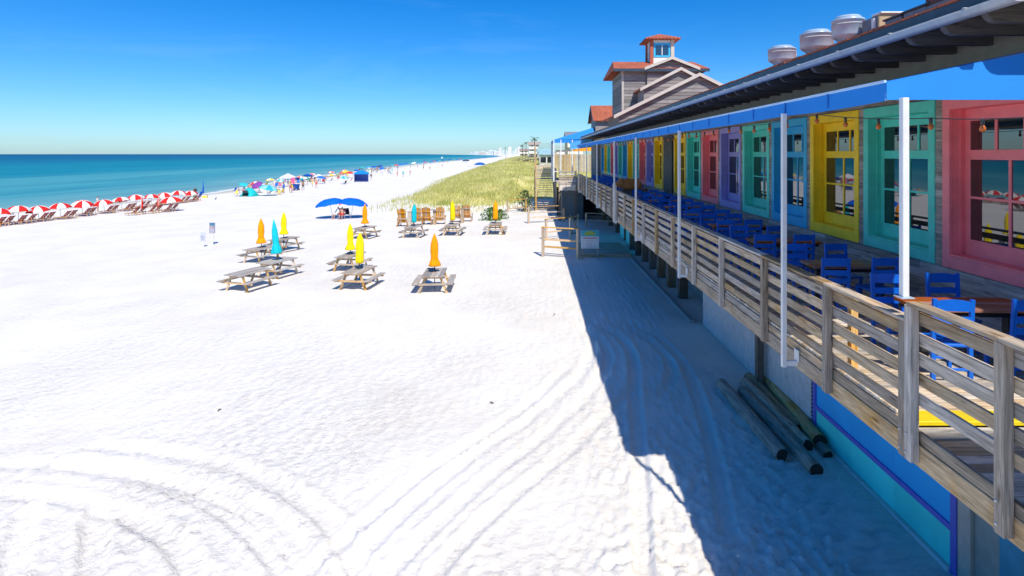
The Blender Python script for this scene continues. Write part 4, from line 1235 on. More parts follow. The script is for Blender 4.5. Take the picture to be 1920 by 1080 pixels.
for x, m_ in ((.30, W_NEWZ), (2.28, W_Z)):
    stp('stringer', MB().prism([(59.8, .8), (64.3, ZD-.1), (64.3, ZD+.3), (59.8, 1.25)], 'x', x-.05, x+.05), m_)
stp('rail_post', MB().cbox(.2, .38, 59.6, 59.78, .7, 2.4, .01), W_NEWZ)
stp('rail_post', MB().cbox(.2, .38, 64.2, 64.38, .7, 6.0, .01), W_NEWZ)
stp('side_wall', MB().box(2.36, 2.5, 60.2, 66, .8, 5.4), W_Z)
for q in range(6): stp('back_rail', MB().cbox(.3, 2.3, 65.9, 65.94, ZD+.1+q*.24, ZD+.3+q*.24, .005), W_X)
for x, y in ((.29, 59.9),): stp('handrail', MB().prism([(59.7, 2.25), (59.7, 2.35), (64.3, 5.75), (64.3, 5.65)], 'x', .25, .35), W_NEWZ)
lp_ = thing('tall_timber_post', (.2, 66.5, 1.0), 0, 'tall bare timber post rising behind the beach stairs', 'post')
MB().cbox(-.09, .09, -.09, .09, 0, 7.0, .01).build('shaft', W_Z, lp_); MB().cbox(-.12, .12, -.12, .12, 7.001, 7.05, .01).build('cap', W_Z, lp_)
cn = thing('blue_canopy', (3.6, 58, ZD), 0, 'blue peaked canvas canopy on slim poles over the far landing', 'canopy')
CI = Matrix.Translation(-Vector((3.6, 58, ZD)))
def cnp(n, mb, m_):
    o = mb.build(n, m_); o.parent = cn; o.matrix_parent_inverse = CI; return o
x0, x1, y0, y1 = 2.05, 6.4, 56.0, 63.5; ze = 8.45; za = 9.75; xm, yms = 6.2, (58.5, 61.5)
mb = MB()
mb._add([(x0,y0,ze),(x1,y0,ze+.1),(x1,y1,ze+.1),(x0,y1,ze),(xm,yms[0],za),(xm,yms[1],za)], [(0,1,4),(1,2,5,4),(2,3,5),(3,0,4,5)])
o = cnp('canvas', mb, AWN); mod = o.modifiers.new('t', 'SOLIDIFY'); mod.thickness = .01
mb = MB(); mb.box(x0-.02, x1, y0-.02, y0-.008, ze-.32, ze); mb.box(x0-.02, x0-.008, y0, y1, ze-.32, ze); cnp('valance', mb, AWN)
for x, y in ((x0, y0), (x0, y1), (2.75, y0), (3.9, y0), (x0, 59.8)): cnp('pole', MB().cbox(x-.05, x+.05, y-.05, y+.05, ZD, ze-.02, .006), WHITE)
cnp('cross_rail', MB().cbox(x0, 3.9, y0-.03, y0+.03, ZD+1.0, ZD+1.08, .006), WHITE)
ca2 = thing('blue_side_curtain', (4.4, 53.5, 7.5), 0, 'pale blue canvas flap hanging where awning and canopy meet', 'canvas flap')
MB().prism([(-.9, -.05), (1.2, .2), (1.2, 1.1), (-.9, .55)], 'y', 0, .015).build('sheet', paint('light blue canvas', (.08, .36, .72), .7, .08), ca2)
MB().tube([(-.92, .005, -.06), (1.22, .005, .19)], .02, 6).build('hem_tube', WHITE, ca2)

# ------------------------------------------------------------------ walkway fences and sign by the deck
def frame_fence(name, pL, pR, hL, hR, rails, label, m_=(W_NEWZ, W_NEW)):
    a = G(*pL); b = G(*pR)
    t = thing(name, a, 0, label, 'fence', 'timber frame fences by the walkway')
    d = b - a; L = math.hypot(d.x, d.y); t.rotation_euler.z = math.atan2(d.y, d.x)
    MB().cbox(-.07, .07, -.07, .07, -.4, hL, .008).build('post', m_[0], t)
    MB().cbox(L-.07, L+.07, -.07, .07, d.z-.4, d.z+hR, .008).build('post', m_[0], t)
    for z in rails:
        MB().cbox(.071, L-.071, -.05, .05, z*hL-.05, z*hL+.05, .006).build('rail', m_[1], t)
    MB().cbox(-.09, L+.09, -.09, .09, hL+.001, hL+.05, .006).build('cap_rail', m_[1], t)
    return t
frame_fence('walkway_fence', (1018, 481), (1083, 486), 1.7, 1.72, (.35, .6), 'nearest pale timber frame fence on the sand beside the notice board')
frame_fence('walkway_fence', (1024, 451), (1069, 446), 1.45, 1.5, (.4,), 'middle pale timber frame fence at the end of the walkway')
frame_fence('walkway_fence', (991, 419), (1057, 416), 1.42, 1.2, (.35, .65), 'pale timber frame fence in front of the beach stairs')
frame_fence('walkway_fence', (952, 398), (986, 397), 1.2, 1.2, (.3,), 'low pale rail fence at the foot of the grassy dune')
frame_fence('walkway_fence', (1099, 425), (1165, 428), 1.1, 1.1, (.5,), 'dark timber fence in the shade under the deck', (W_Z, W_X))
xf = thing('leaning_gate', G(1069, 446), R(35), 'narrow cross braced timber gate leaning beside the walkway fence', 'gate')
for z in (.25, 1.45): MB().cbox(0, .8, -.02, .02, z, z+.09, .004).build('rail', W_NEW, xf)
for x in (0, .72): MB().cbox(x, x+.09, .021, .05, 0, 1.65, .004).build('stile', W_NEWZ, xf)
MB().prism([(.05, .3), (.15, .3), (.78, 1.45), (.68, 1.45)], 'y', -.045, -.021).build('brace', W_NEWZ, xf)
MB().prism([(.68, .3), (.78, .3), (.15, 1.45), (.05, 1.45)], 'y', -.07, -.046).build('brace', W_NEWZ, xf)
bw = thing('sand_boardwalk', (2.7, 32.6, 1.0), 0, 'low sandy boardwalk in the shade running to the doorway under the deck', 'boardwalk')
bpm = MB().cbox(0, 3.0, 0, .138, 0, .05, .005).mesh('plank', W_X)
for q in range(30): link('plank', bpm, bw, (0, q*.145, .12 + rnd.uniform(-.004, .004)))
MB().cbox(-.02, 3.02, -.06, -.003, -.2, .165, .006).build('edge_beam', W_X, bw)
sg = G(1089, 486); sg2 = G(1122, 484)
sb = thing('notice_board', (sg.x, sg.y-.1, sg.z), 0, 'white notice board with turquoise and green header beside the walkway fence', 'sign')
wS = 1.03
mb = MB()
for x in (.06, wS-.06): MB().cbox(x-.045, x+.045, .03, .12, -.3, 1.70, .005).build('post', W_Z, sb)
MB().cbox(0, wS, 0, .028, .62, 1.66, .004).build('panel', WHITE, sb)
MB().box(.01, wS-.01, -.004, -.001, 1.32, 1.655).build('header', paint('turquoise print', (.06, .45, .48), .5, .05), sb)
n_ = 12
MB().prism([(.2, 1.38), (wS-.2, 1.38)] + [(wS/2 + .33*math.cos(math.pi*q/n_), 1.38 + .25*math.sin(math.pi*q/n_)) for q in range(0, n_+1)], 'y', -.008, -.005).build('emblem', paint('green print', (.36, .46, .08), .5, .05), sb)
PK = paint('faded red print', (.62, .22, .26), .5, .1)
MB().box(.12, wS-.12, -.008, -.002, 1.19, 1.25).build('heading_line', PK, sb)
for q, L in enumerate((.42, .25, .33, .22, .5, .3)):
    mm = MB(); x = .34
    while x < .34 + L: mm.box(x, x+rnd.uniform(.03, .07), -.006, -.002, 1.08-q*.08, 1.10-q*.08); x += .085
    mm.build('text_line', PK, sb)

# ------------------------------------------------------------------ logs
def log(pa, pb, r, lab, dz=0, off=0):
    a = G(*pa); b = G(*pb); a.z = gzf(a.x, a.y) + r*.75 + dz; b.z = gzf(b.x, b.y) + r*.75 + dz
    d = b - a; L = d.length
    t = thing('timber_log', a, 0, lab, 'log', 'round timber logs lying on the sand')
    t.rotation_euler = d.to_track_quat('Y', 'Z').to_euler()
    n = 10; pts = [(rnd.uniform(-.012, .012), L*q/n, rnd.uniform(-.012, .012)) for q in range(n+1)]
    MB().tube(pts, [r*rnd.uniform(.96, 1.05) for _ in range(n+1)], 18).build('trunk', W_LOG, t, True)
    for y in (-.004, L+.001): MB().tube([(pts[0][0], y, pts[0][2]), (pts[0][0], y+.003, pts[0][2])], r*.93, 18).build('cut_end', paint('dark end grain', (.035, .03, .022), .9, .3, 20), t)
log((1352, 728), (1468, 866), 0.144, 'outermost greenish log on the sand, farthest from the lattice')
log((1392, 740), (1530, 892), 0.138, 'log whose near end reaches closest to the camera')
log((1396, 724), (1512, 846), 0.138, 'brown log lying in the middle of the heap')
log((1404, 712), (1500, 812), 0.127, 'half hidden log deep in the middle of the heap', -.03)
log((1428, 708), (1536, 842), 0.144, 'innermost brown log lying along the lattice screen', .06)
log((1500, 800), (1552, 858), .10, 'short log tucked against the blue wall', -.02)

# ------------------------------------------------------------------ picnic tables and closed umbrellas
def picnic_proto():
    t = thing('picnic_table', (0,0,0), 0, 'x', 'picnic table', 'weathered picnic tables on the sand')
    L = .93
    tp = MB().cbox(-.088, .088, -L, L, .745, .785, .005).mesh('top_board', W_OLD)
    for q in range(5): link('top_board', tp, t, (-.372+q*.186, 0, 0))
    bp = MB().cbox(-.132, .132, -L, L, .43, .47, .005).mesh('bench_board', W_OLD)
    for x in (-.74, .74): link('bench_board', bp, t, (x, 0, 0))
    for y in (-.68, .68):
        MB().cbox(-.88, .88, y-.02, y+.02, .34, .43, .005).build('cross_beam', W_NEW, t)
        MB().cbox(-.42, .42, y-.021, y+.019, .655, .745, .005).build('top_cleat', W_NEW, t)
        for s in (-1, 1):
            MB().prism([(s*.62-.055, -.05), (s*.62+.055, -.05), (s*.30+.055, .745), (s*.30-.055, .745)], 'y', y+.021, y+.06).build('leg', W_NEWZ, t)
    return t
UMB = {'orange': (.90, .33, .005), 'yellow': (.92, .70, .01), 'teal': (.01, .50, .58)}
def closed_umbrella_mesh(kind):
    r_ = random.Random(kind)
    def fold(a, z): return 1 + .16*math.cos(8*a + z*1.5) + .05*math.cos(3*a+z*4)
    if kind == 'teal_long': prof = [(.26, .38), (.27, .42), (.21, .7), (.13, .95), (.15, 1.15), (.13, 1.6), (.06, 2.0), (.012, 2.25)]
    elif kind == 'narrow': prof = [(.13, .30), (.17, .34), (.18, .45), (.17, .8), (.17, 1.2), (.13, 1.5), (.03, 1.74), (.01, 1.78)]
    else: prof = [(.25, .28), (.27, .32), (.235, .42), (.155, .62), (.145, .68), (.16, .95), (.155, 1.3), (.10, 1.55), (.025, 1.76), (.01, 1.80)]
    return MB().lathe(prof, 32, fold=fold)
UM = {}
def umbrella(loc, col, kind, lab, rz=0, lean=0, sc_=1):
    t = thing('closed_umbrella', loc, rz, lab, 'umbrella', 'closed umbrellas on the picnic tables')
    t.rotation_euler = (R(lean), 0, rz); t.scale = (sc_, sc_, sc_)
    if (kind, col) not in UM: UM[(kind, col)] = closed_umbrella_mesh(kind).mesh('canopy', paint(col + ' canvas', UMB[col], .75, .08, 4, spec=.1), True)
    link('canopy', UM[(kind, col)], t)
    MB().tube([(0, 0, -.75), (0, 0, 1.2 if kind != 'narrow' else 1.2)], .022, 8).build('pole', DARKMETAL, t)
    MB().lathe([(.05, 0), (.05, .03), (.03, .06)], 12).build('collar', DARKMETAL, t)
    if kind != 'narrow':
        b_ = MB().lathe([(.165, .63), (.17, .65), (.165, .67)], 20); b_.build('tie_strap', paint(col + ' canvas', UMB[col]), t, True)
    return t
pt0 = picnic_proto(); pused = False
PT = [   # pixel under the table's middle on the sand, turn, umbrella colour, kind, label
    ((466, 541), 18, None, None, 'weathered picnic table without umbrella at the front of the group nearest the sea'),
    ((520, 517), 18, 'teal', 'teal_long', 'weathered picnic table carrying the slumped turquoise umbrella'),
    ((490, 490), 20, 'orange', 'flare', 'weathered picnic table with the orange umbrella nearest the sea'),
    ((532, 470), 20, 'yellow', 'flare', 'weathered picnic table with the yellow umbrella, farthest back of the four nearest the sea'),
    ((657, 505), 8, 'yellow', 'flare', 'picnic table behind the front one in the pair with two yellow umbrellas'),
    ((674, 537), 8, 'yellow', 'narrow', 'front picnic table of the pair with two yellow umbrellas'),
    ((684, 446), 14, 'orange', 'flare', 'picnic table with orange umbrella close to the open blue umbrellas'),
    ((776, 444), 8, 'teal', 'narrow', 'picnic table with the turquoise umbrella in front of the wooden lounge chairs'),
    ((849, 440), 4, 'yellow', 'narrow', 'picnic table with the yellow umbrella in front of the wooden lounge chairs'),
    ((929, 438), 0, 'orange', 'narrow', 'picnic table with orange umbrella nearest the dune fence'),
    ((815, 543), -3, 'orange', 'flare', 'picnic table alone in front with an orange umbrella'),
]
for i, (pp, a, col, kind, lab) in enumerate(PT):
    g_ = G(*pp)
    tb = pt0 if not pused else copy_tree(pt0); pused = True
    tb.location = (g_.x, g_.y, g_.z); tb.rotation_euler.z = R(-a); tb['label'] = lab
    if col: umbrella((g_.x, g_.y, g_.z+.786), col, kind, ('closed %s umbrella on the ' % col.replace('teal', 'turquoise')) + {1: 'picnic table in the sea side group, canopy slumped', 2: 'picnic table in the sea side group', 3: 'picnic table in the sea side group', 4: 'rear table of the pair with two yellow umbrellas', 5: 'front table of the pair with two yellow umbrellas', 6: 'picnic table close to the open blue umbrellas', 7: 'picnic table in front of the lounge chairs', 8: 'picnic table in front of the lounge chairs', 9: 'picnic table nearest the dune fence', 10: 'picnic table standing alone in front'}[i], R(a*3+i*40), -5 if kind == 'teal_long' else rnd.uniform(-2.2, 2.2), .95*rnd.uniform(.96, 1.04))

# wooden lounge chairs and grey side tables at the foot of the dune
LC = wood('amber chair slats', *trio((.50, .27, .10), .2), 'z')
def lounge_proto():
    t = thing('wooden_lounge_chair', (0,0,0), 0, 'x', 'lounge chair', 'amber wooden lounge chairs below the dune')
    for q in range(5):
        h = 1.35 + .06*math.sin(math.pi*q/4)
        MB().prism([(-.30, .30), (-.26, .30), (-.62, h), (-.66, h)], 'x', -.36+q*.145, -.36+q*.145+.13).build('back_slat', LC, t)
    for q in range(4): MB().cbox(-.36, .36, -.2+q*.17, -.2+q*.17+.15, .36-q*.012, .39-q*.012, .004).build('seat_slat', LC, t)
    for z, y in ((.55, -.34), (1.05, -.50)): MB().cbox(-.37, .37, y-.12, y-.05, z, z+.09, .004).build('back_brace', LC, t)
    for s in (-1, 1):
        MB().cbox(s*.40-.02, s*.40+.02, .40, .50, -.03, .60, .004).build('front_leg', LC, t)
        MB().prism([(-.62, -.03), (-.50, -.03), (.42, .34), (.42, .42), (-.2, .34)], 'x', s*.40-.02, s*.40+.02).build('side_rail', LC, t)
        MB().cbox(s*.42-.07, s*.42+.07, -.45, .55, .601, .63, .004).build('armrest', LC, t)
        MB().cbox(s*.40-.02, s*.40+.02, -.45, -.36, .0, .60, .004).build('rear_leg', LC, t)
    return t
l0 = lounge_proto()
LP = [(757, 424, 'leftmost of the row'), (784, 422, 'half hidden behind the turquoise umbrella'), (802, 421, 'third from the sea end of the row'), (826, 420, 'just seaward of the yellow umbrella'), (856, 416, 'beside the yellow umbrella, closest behind it'), (876, 415, 'at the landward end of the row')]
for i, (px, py, l_) in enumerate(LP):
    c = l0 if i == 0 else copy_tree(l0)
    g_ = G(px, py); c.location = g_; c.rotation_euler.z = R((-6, 4, -4, 8, 2, -3)[i]); c['label'] = 'amber wooden lounge chair ' + l_; c.scale = (1.0, 1, 1.1)
gp_ = MB().cbox(-.14, .14, -.14, .14, -.2, 1.25, .01)
for i, (px, py, l_) in enumerate(((768, 425, 'beside the turquoise umbrella'), (815, 421, 'between the middle lounge chairs'), (867, 418, 'between the two landward lounge chairs'))):
    t = thing('drink_stand', G(px, py), 0, 'grey wooden drink stand ' + l_, 'drink stand', 'grey drink stands among the lounge chairs')
    gp_.build('pillar', W_Z, t)
    if i == 1: MB().cbox(-.5, .5, -.35, .35, 1.251, 1.30, .008).build('top', W_OLD, t)
    else: MB().cbox(-.18, .18, -.18, .18, 1.251, 1.29, .008).build('top', W_OLD, t)

# two small beach signs
for i, (px, py, w, h, z0, cols, l_) in enumerate(((398, 459, .37, .72, .80, ((.05, .20, .30), (.45, .33, .38), (.26, .26, .34)), 'dark blue and grey beach rules sign standing alone on the sand'),
                                      (380.5, 463, .33, .58, .40, ((.50, .53, .60), (.42, .45, .52), (.50, .52, .58)), 'pale grey beach notice sign beside the dark blue one'))):
    g_ = G(px, py)
    t = thing('beach_sign', g_, R(8), l_, 'sign', 'beach signs')
    MB().cbox(-.04, .04, .012, .09, -.3, z0+h, .005).build('post', WHITE, t)
    MB().cbox(-w/2, w/2, -.012, .011, z0, z0+h, .004).build('panel', paint('sign grey %d' % i, cols[2], .5, .08), t)
    MB().box(-w/2+.02, w/2-.02, -.017, -.013, z0+h*.74, z0+h-.03).build('header', paint('sign head %d' % i, cols[0], .5, .05), t)
    MB().box(-w/2+.02, w/2*.2, -.017, -.013, z0+h*.42, z0+h*.66).build('notice', paint('sign body %d' % i, cols[1], .5, .05), t)
    for q in range(3): MB().box(-w/2+.05, w/2-.06, -.017, -.013, z0+.06+q*.1, z0+.09+q*.1).build('text_line', WHITE if i == 0 else paint('sign text', (.2, .22, .3)), t)

# ------------------------------------------------------------------ beach umbrellas, loungers, people
REDW = [(.66, .025, .022), (.78, .75, .70)]
def open_umbrella_mesh(cols, r=1.05, h=.42, top=1.62, n=8, drop=.12):
    """segmented canopy with a scalloped valance"""
    mb = MB(); sub = 3; N_ = n*sub
    rings = [(0.001, top), (.35*r, top-.05*h), (.65*r, top-.32*h), (.88*r, top-.72*h), (r, top-h)]
    vs = []
    for (rr, z) in rings:
        for k in range(N_):
            a = 2*math.pi*k/N_; u = (k % sub)/sub
            bul = 1 - .045*math.sin(math.pi*u)*(rr/r)
            vs.append((rr*bul*math.cos(a), rr*bul*math.sin(a), z))
    base = len(mb.v); mb.v += vs
    for i in range(len(rings)-1):
        for k in range(N_):
            mb.f.append((base+i*N_+k, base+i*N_+(k+1) % N_, base+(i+1)*N_+(k+1) % N_, base+(i+1)*N_+k)); mb.m.append((k//sub) % len(cols))
    b2 = len(mb.v); i = len(rings)-1
    mb.v += [(x*1.0, y*1.0, z-drop*(.75+.25*math.cos(6.28*(k % sub)/sub))) for k, (x, y, z) in enumerate(vs[i*N_:])]
    for k in range(N_):
        mb.f.append((base+i*N_+k, base+i*N_+(k+1) % N_, b2+(k+1) % N_, b2+k)); mb.m.append((k//sub) % len(cols))
    return mb
def cmat(c, nm='umbrella cloth'):
    key = nm + ' %.2f %.2f %.2f' % c
    return paint(key, c, .75, .05, 3, spec=.1, rand=.04)
UMC = {}
def beach_umbrella(loc, cols, lab, r=1.05, top=1.62, tilt=(0, 0), rz=0, group='open umbrellas on the beach', name='beach_umbrella', h=.42):
    t = thing(name, loc, rz, lab, 'umbrella', group)
    key = (tuple(cols), r, top, h)
    if key not in UMC:
        UMC[key] = (open_umbrella_mesh(cols, r, h, top).mesh('canopy', [cmat(c) for c in cols], True), MB().tube([(0,0,-.3), (0,0,top+.06)], .022, 8).mesh('pole', WHITE))
    c = link('canopy', UMC[key][0], t, rot=(R(tilt[0]), R(tilt[1]), 0)); link('pole', UMC[key][1], t, rot=(R(tilt[0]), R(tilt[1]), 0))
    return t
MAROON = paint('maroon lounger fabric', (.23, .025, .025), .7, .1); TANF = wood('tan lounger frame', *trio((.52, .30, .15), .2), 'x')
def lounger_proto():
    """lies along -x (feet towards the sea)"""
    t = thing('beach_lounger', (0,0,0), 0, 'x', 'lounger', 'beach loungers facing the sea')
    for s in (-1, 1):
        MB().cbox(-.9, .62, s*.29-.02, s*.29+.02, .24, .29, .004).build('side_rail', TANF, t)
        MB().prism([(.0, .29), (.05, .29), (.72, 1.02), (.66, 1.04)], 'y', s*.29-.02, s*.29+.02).build('back_frame', MAROON, t)
        for x in (-.8, .5): MB().cbox(x-.02, x+.02, s*.29-.019, s*.29+.019, -.05, .239, .003).build('leg', TANF, t)
        MB().prism([(.55, .0), (.59, .0), (.45, .72), (.41, .72)], 'y', s*.25-.012, s*.25+.012).build('prop', TANF, t)
    for q in range(5): MB().cbox(-.88+q*.19, -.88+q*.19+.16, -.265, .265, .291, .31, .004).build('seat_slat', TANF, t)
    for q in range(4):
        a = .1+q*.22; b = a+.17
        def pt(u, o): return (.03+.64*u-o*.09, .30+.74*u+o*.08)
        MB().prism([pt(a, 0), pt(b, 0), pt(b, .25), pt(a, .25)], 'y', -.268, .268).build('back_slat', MAROON, t)
    return t
lg0 = lounger_proto(); lgu = False
def lounger(loc, rz, lab):
    global lgu
    c = lg0 if not lgu else copy_tree(lg0); lgu = True
    c.location = loc; c.rotation_euler.z = rz; c['label'] = lab; c.scale = (.88, .88, .88); return c
row = [(-45, 430), (1, 424), (40, 420), (80, 415), (120, 411), (160, 405), (203, 400), (235, 396), (262, 391), (290, 387), (316, 384), (340, 381), (362, 378)]
for i, (px, py) in enumerate(row):
    g_ = G(px, py)
    beach_umbrella((g_.x-.5, g_.y+.2, g_.z), REDW, 'red and white umbrella, %s along the water row from the near end' % nth(i), tilt=(rnd.uniform(-11, 11), rnd.uniform(-14, 3)), rz=rnd.uniform(0, 6), group='red and white umbrellas in the water row', r=.97, top=(1.52, 1.62, 1.70)[i % 3])
    for q, dy in enumerate((-.42, .42)):
        lounger((g_.x+.25+rnd.uniform(-.1, .1), g_.y+dy, g_.z), R(rnd.uniform(-5, 5)), '%s maroon lounger under the %s red and white umbrella of the water row' % (('near', 'far')[q], nth(i)))
g_ = G(327, 396)
beach_umbrella((g_.x-.3, g_.y, g_.z), REDW, 'red and white umbrella standing alone landward of the water row', tilt=(3, -6), rz=1, group='red and white umbrellas in the water row', r=1.12, top=1.66)
for j, (px, py, l_) in enumerate(((253, 403, 'by the folded white umbrella'), (284, 400, 'between the two folded umbrellas'), (315, 397, 'under the lone landward umbrella'))):
    g_ = G(px, py)
    for q, dy in enumerate((-.5, .5)): lounger((g_.x+.2, g_.y+dy, g_.z), R(rnd.uniform(-4, 4)), '%s maroon lounger of the landward pair %s' % (('near', 'far')[q], l_))
def folded(loc, cols, lab, h=2.1):
    t = thing('folded_umbrella', loc, 0, lab, 'umbrella', 'folded umbrellas on the beach')
    mb = MB(); n = 16; prof = [(.10, .55), (.13, .6), (.12, 1.0), (.08, 1.6), (.02, h)]
    mb.lathe(prof, n, fold=lambda a, z: 1+.2*math.cos(6*a))
    mb.m = [((q % n)//(n//4)) % len(cols) for q in range(len(mb.f))]
    mb.build('canopy', [cmat(c) for c in cols], t, True)
    MB().tube([(0, 0, -.3), (0, 0, h)], .02, 6).build('pole', WHITE, t)
folded(G(266, 402), [REDW[1], REDW[0]], 'folded white and red umbrella standing beside the landward loungers')
folded(G(297, 399), [REDW[0], (.8, .3, .24)], 'folded red umbrella standing between the landward loungers')
folded(G(381, 369), [(.01, .09, .45)], 'tall folded dark blue umbrella at the water edge', 2.6)

# double open blue umbrellas with people
for (px, l_, tl, dx) in ((624, 'seaward one of the two open royal blue umbrellas', (2, -10), 0), (658, 'landward one of the two open royal blue umbrellas', (-2, 8), 0)):
    g_ = G(px, 409)
    beach_umbrella(g_, [(.004, .13, .72)], l_, r=1.42, top=1.92, tilt=tl, group='royal blue umbrella pair', h=.50)

def person_mesh(name, pose, r_):
    J = {'pelvis': (0, 0, .93, .125), 'belly': (0, 0, 1.08, .118), 'chest': (0, 0, 1.30, .14), 'neck': (0, -.005, 1.47, .055), 'head': (0, .015, 1.58, .085), 'crown': (0, .01, 1.69, .075)}
    V = [J['pelvis'], J['belly'], J['chest'], J['neck'], J['head'], J['crown']]
    E = [(0, 1), (1, 2), (2, 3), (3, 4), (4, 5)]
    def limb(root, pts):
        p = root
        for q in pts: V.append(q); E.append((p, len(V)-1)); p = len(V)-1
    if pose == 'stand':
        L = [[(-.10, 0, .86, .085), (-.11, .02, .48, .058), (-.12, -.01, .09, .04), (-.12, .13, .03, .035)], [(.10, 0, .86, .085), (.12, .03, .48, .058), (.13, 0, .09, .04), (.13, .14, .03, .035)]]
        A = [[(-.19, 0, 1.40, .058), (-.25, -.02, 1.13, .042), (-.24, .07, .88, .032), (-.24, .1, .78, .03)], [(.19, 0, 1.40, .058), (.25, -.03, 1.14, .042), (.22, .12, .96, .032), (.20, .18, .9, .03)]]
    elif pose == 'walk':
        L = [[(-.09, .05, .86, .085), (-.10, .24, .50, .058), (-.10, .18, .10, .04), (-.10, .30, .04, .035)], [(.09, -.03, .86, .085), (.10, -.06, .48, .058), (.11, -.30, .16, .04), (.11, -.24, .04, .035)]]
        A = [[(-.19, 0, 1.40, .058), (-.24, -.12, 1.15, .042), (-.23, -.12, .92, .032), (-.23, -.10, .82, .03)], [(.19, 0, 1.40, .058), (.24, .12, 1.16, .042), (.22, .28, 1.0, .032), (.21, .33, .93, .03)]]
    elif pose == 'reach':
        L = [[(-.12, 0, .86, .085), (-.16, .02, .48, .058), (-.19, -.01, .09, .04), (-.19, .13, .03, .035)], [(.12, 0, .86, .085), (.16, .03, .48, .058), (.2, 0, .09, .04), (.2, .14, .03, .035)]]
        A = [[(-.19, 0, 1.40, .058), (-.40, .05, 1.52, .042), (-.46, .1, 1.76, .032), (-.46, .12, 1.85, .03)], [(.19, 0, 1.40, .058), (.30, .05, 1.2, .042), (.12, .17, 1.08, .032), (.05, .2, 1.05, .03)]]
    else:   # sitting, seat at .42
        V[:] = [(0, 0, .50, .13), (0, -.06, .66, .122), (0, -.14, .88, .14), (0, -.16, 1.05, .055), (0, -.13, 1.16, .085), (0, -.13, 1.27, .075)]
        L = [[(-.10, .06, .48, .085), (-.12, .42, .50, .06), (-.12, .50, .10, .042), (-.12, .63, .05, .035)], [(.10, .06, .48, .085), (.12, .43, .49, .06), (.13, .56, .10, .042), (.13, .69, .05, .035)]]
        A = [[(-.19, -.14, .98, .058), (-.26, -.06, .74, .042), (-.22, .14, .60, .032), (-.2, .22, .57, .03)], [(.19, -.14, .98, .058), (.26, -.04, .75, .042), (.22, .16, .62, .032), (.2, .24, .58, .03)]]
    for l_ in L: limb(0, l_)
    for a in A: limb(2, a)
    sit = pose == 'sit'
    def mf(c):
        hz = 1.16 if sit else 1.58
        if c.z > hz + .02 and (c.y < (-.13 if sit else .0) + .06 or c.z > hz + .085): return 1
        if sit:
            if c.z < .66 and c.y < .30 and abs(c.x) < .24: return 2
            if .62 < c.z < 1.02 and abs(c.x) < .235: return 3
        else:
            if .62 < c.z < 1.03 and abs(c.x) < .21: return 2
            if 1.03 <= c.z < 1.45 and abs(c.x) < .24: return 3
        return 0
    return skin_mesh(name, V, E, [SKIN, HAIR, FAB, SKIN], mf, 1)
PM = {p: person_mesh('person_' + p, p, rnd) for p in ('stand', 'walk', 'reach', 'sit')}
PSH = {}
for p, me in PM.items():
    m2 = me.copy(); m2.name = me.name + '_shirt'; m2.materials[3] = FAB; PSH[p] = m2
def person(loc, pose, col, lab, rz=0, s=1.0, shirt=False, group='people on the beach', sitz=0):
    o = link('person', (PSH if shirt else PM)[pose], None, loc, (0, 0, rz), (s, s, s))
    o.color = (*col, 1); tag(o, lab, 'person', group); return o
WH = (.82, .82, .80); BK = (.03, .03, .035); NV = (.02, .05, .22); RD = (.62, .05, .05); TQ = (.03, .45, .48); YL = (.85, .62, .05); PNK = (.8, .25, .35); BLU = (.02, .16, .6); GRN = (.12, .4, .12)
folk = [
    (183, 397, 'stand', WH, True, 'person in white shirt standing among the water row umbrellas'),
    (366, 372, 'stand', BK, True, 'person in black top standing beside the tall blue folded umbrella'),
    (458, 361, 'stand', TQ, True, 'person in turquoise shirt standing behind the turquoise pop-up tent'),
    (467, 362, 'walk', RD, False, 'person in red swimwear walking past the turquoise pop-up tent'),
    (515, 352, 'stand', WH, True, 'person in white shirt standing by the water near the purple umbrella'),
    (532, 362, 'stand', BLU, True, 'person in blue standing in front of the yellow umbrella'),
    (545, 361, 'walk', RD, False, 'person in red shorts walking beside the blue bin'),
    (551, 349, 'reach', PNK, True, 'person in pink holding up an arm near the pink beach towel'),
    (568, 357, 'walk', BK, False, 'person in dark shorts walking landward of the blue bin'),
    (586, 350, 'walk', YL, False, 'person in yellow swimwear walking toward the white umbrella'),
    (593, 352, 'stand', RD, False, 'person in red swimwear standing beside the one in yellow'),
    (600, 341, 'stand', TQ, False, 'person in turquoise swimwear under the white umbrella'),
    (540, 350, 'stand', NV, True, 'person in navy standing under the white shade tent'),
    (524, 364, 'sit', YL, True, 'person in yellow seated beside the turquoise dome umbrella'),
    (696, 338, 'walk', BK, True, 'person in black walking away from the blue tent'),
    (745, 331, 'stand', RD, False, 'person in red shorts, first of three walkers on the open sand'),
    (756, 332, 'walk', TQ, True, 'person in turquoise, middle of three walkers on the open sand'),
    (769, 329, 'walk', PNK, False, 'person in pink swimwear, last of three walkers on the open sand'),
    (794, 318, 'stand', BK, False, 'person in dark swimwear standing beyond the three walkers'),
    (806, 319, 'walk', RD, True, 'person in red shirt walking far down the beach'),
    (829, 314, 'stand', BK, True, 'person in dark shirt far down the beach beside a pale one'),
    (822, 315, 'walk', WH, True, 'person in white shirt far down the beach'),
    (404, 374, 'sit', NV, True, 'child in navy sitting alone on the open sand by the water'),
    (700, 324, 'stand', BLU, False, 'person in blue shorts standing behind the blue tent'),
    (722, 321, 'walk', GRN, False, 'person in green shorts walking along the far water line'),
    (731, 320, 'stand', WH, False, 'person in white shorts standing at the far water line'),
]
for i, (px, py, pose, col, shirt, lab) in enumerate(folk):
    g_ = G(px, py)
    if pose == 'sit': g_.z -= .38
    s_ = .6 if lab.startswith('child') else rnd.uniform(.95, 1.06)
    person(g_, pose, col, lab, rnd.uniform(0, 6.28), s_, shirt)
g1 = G(637, 411); g2 = G(648, 411)

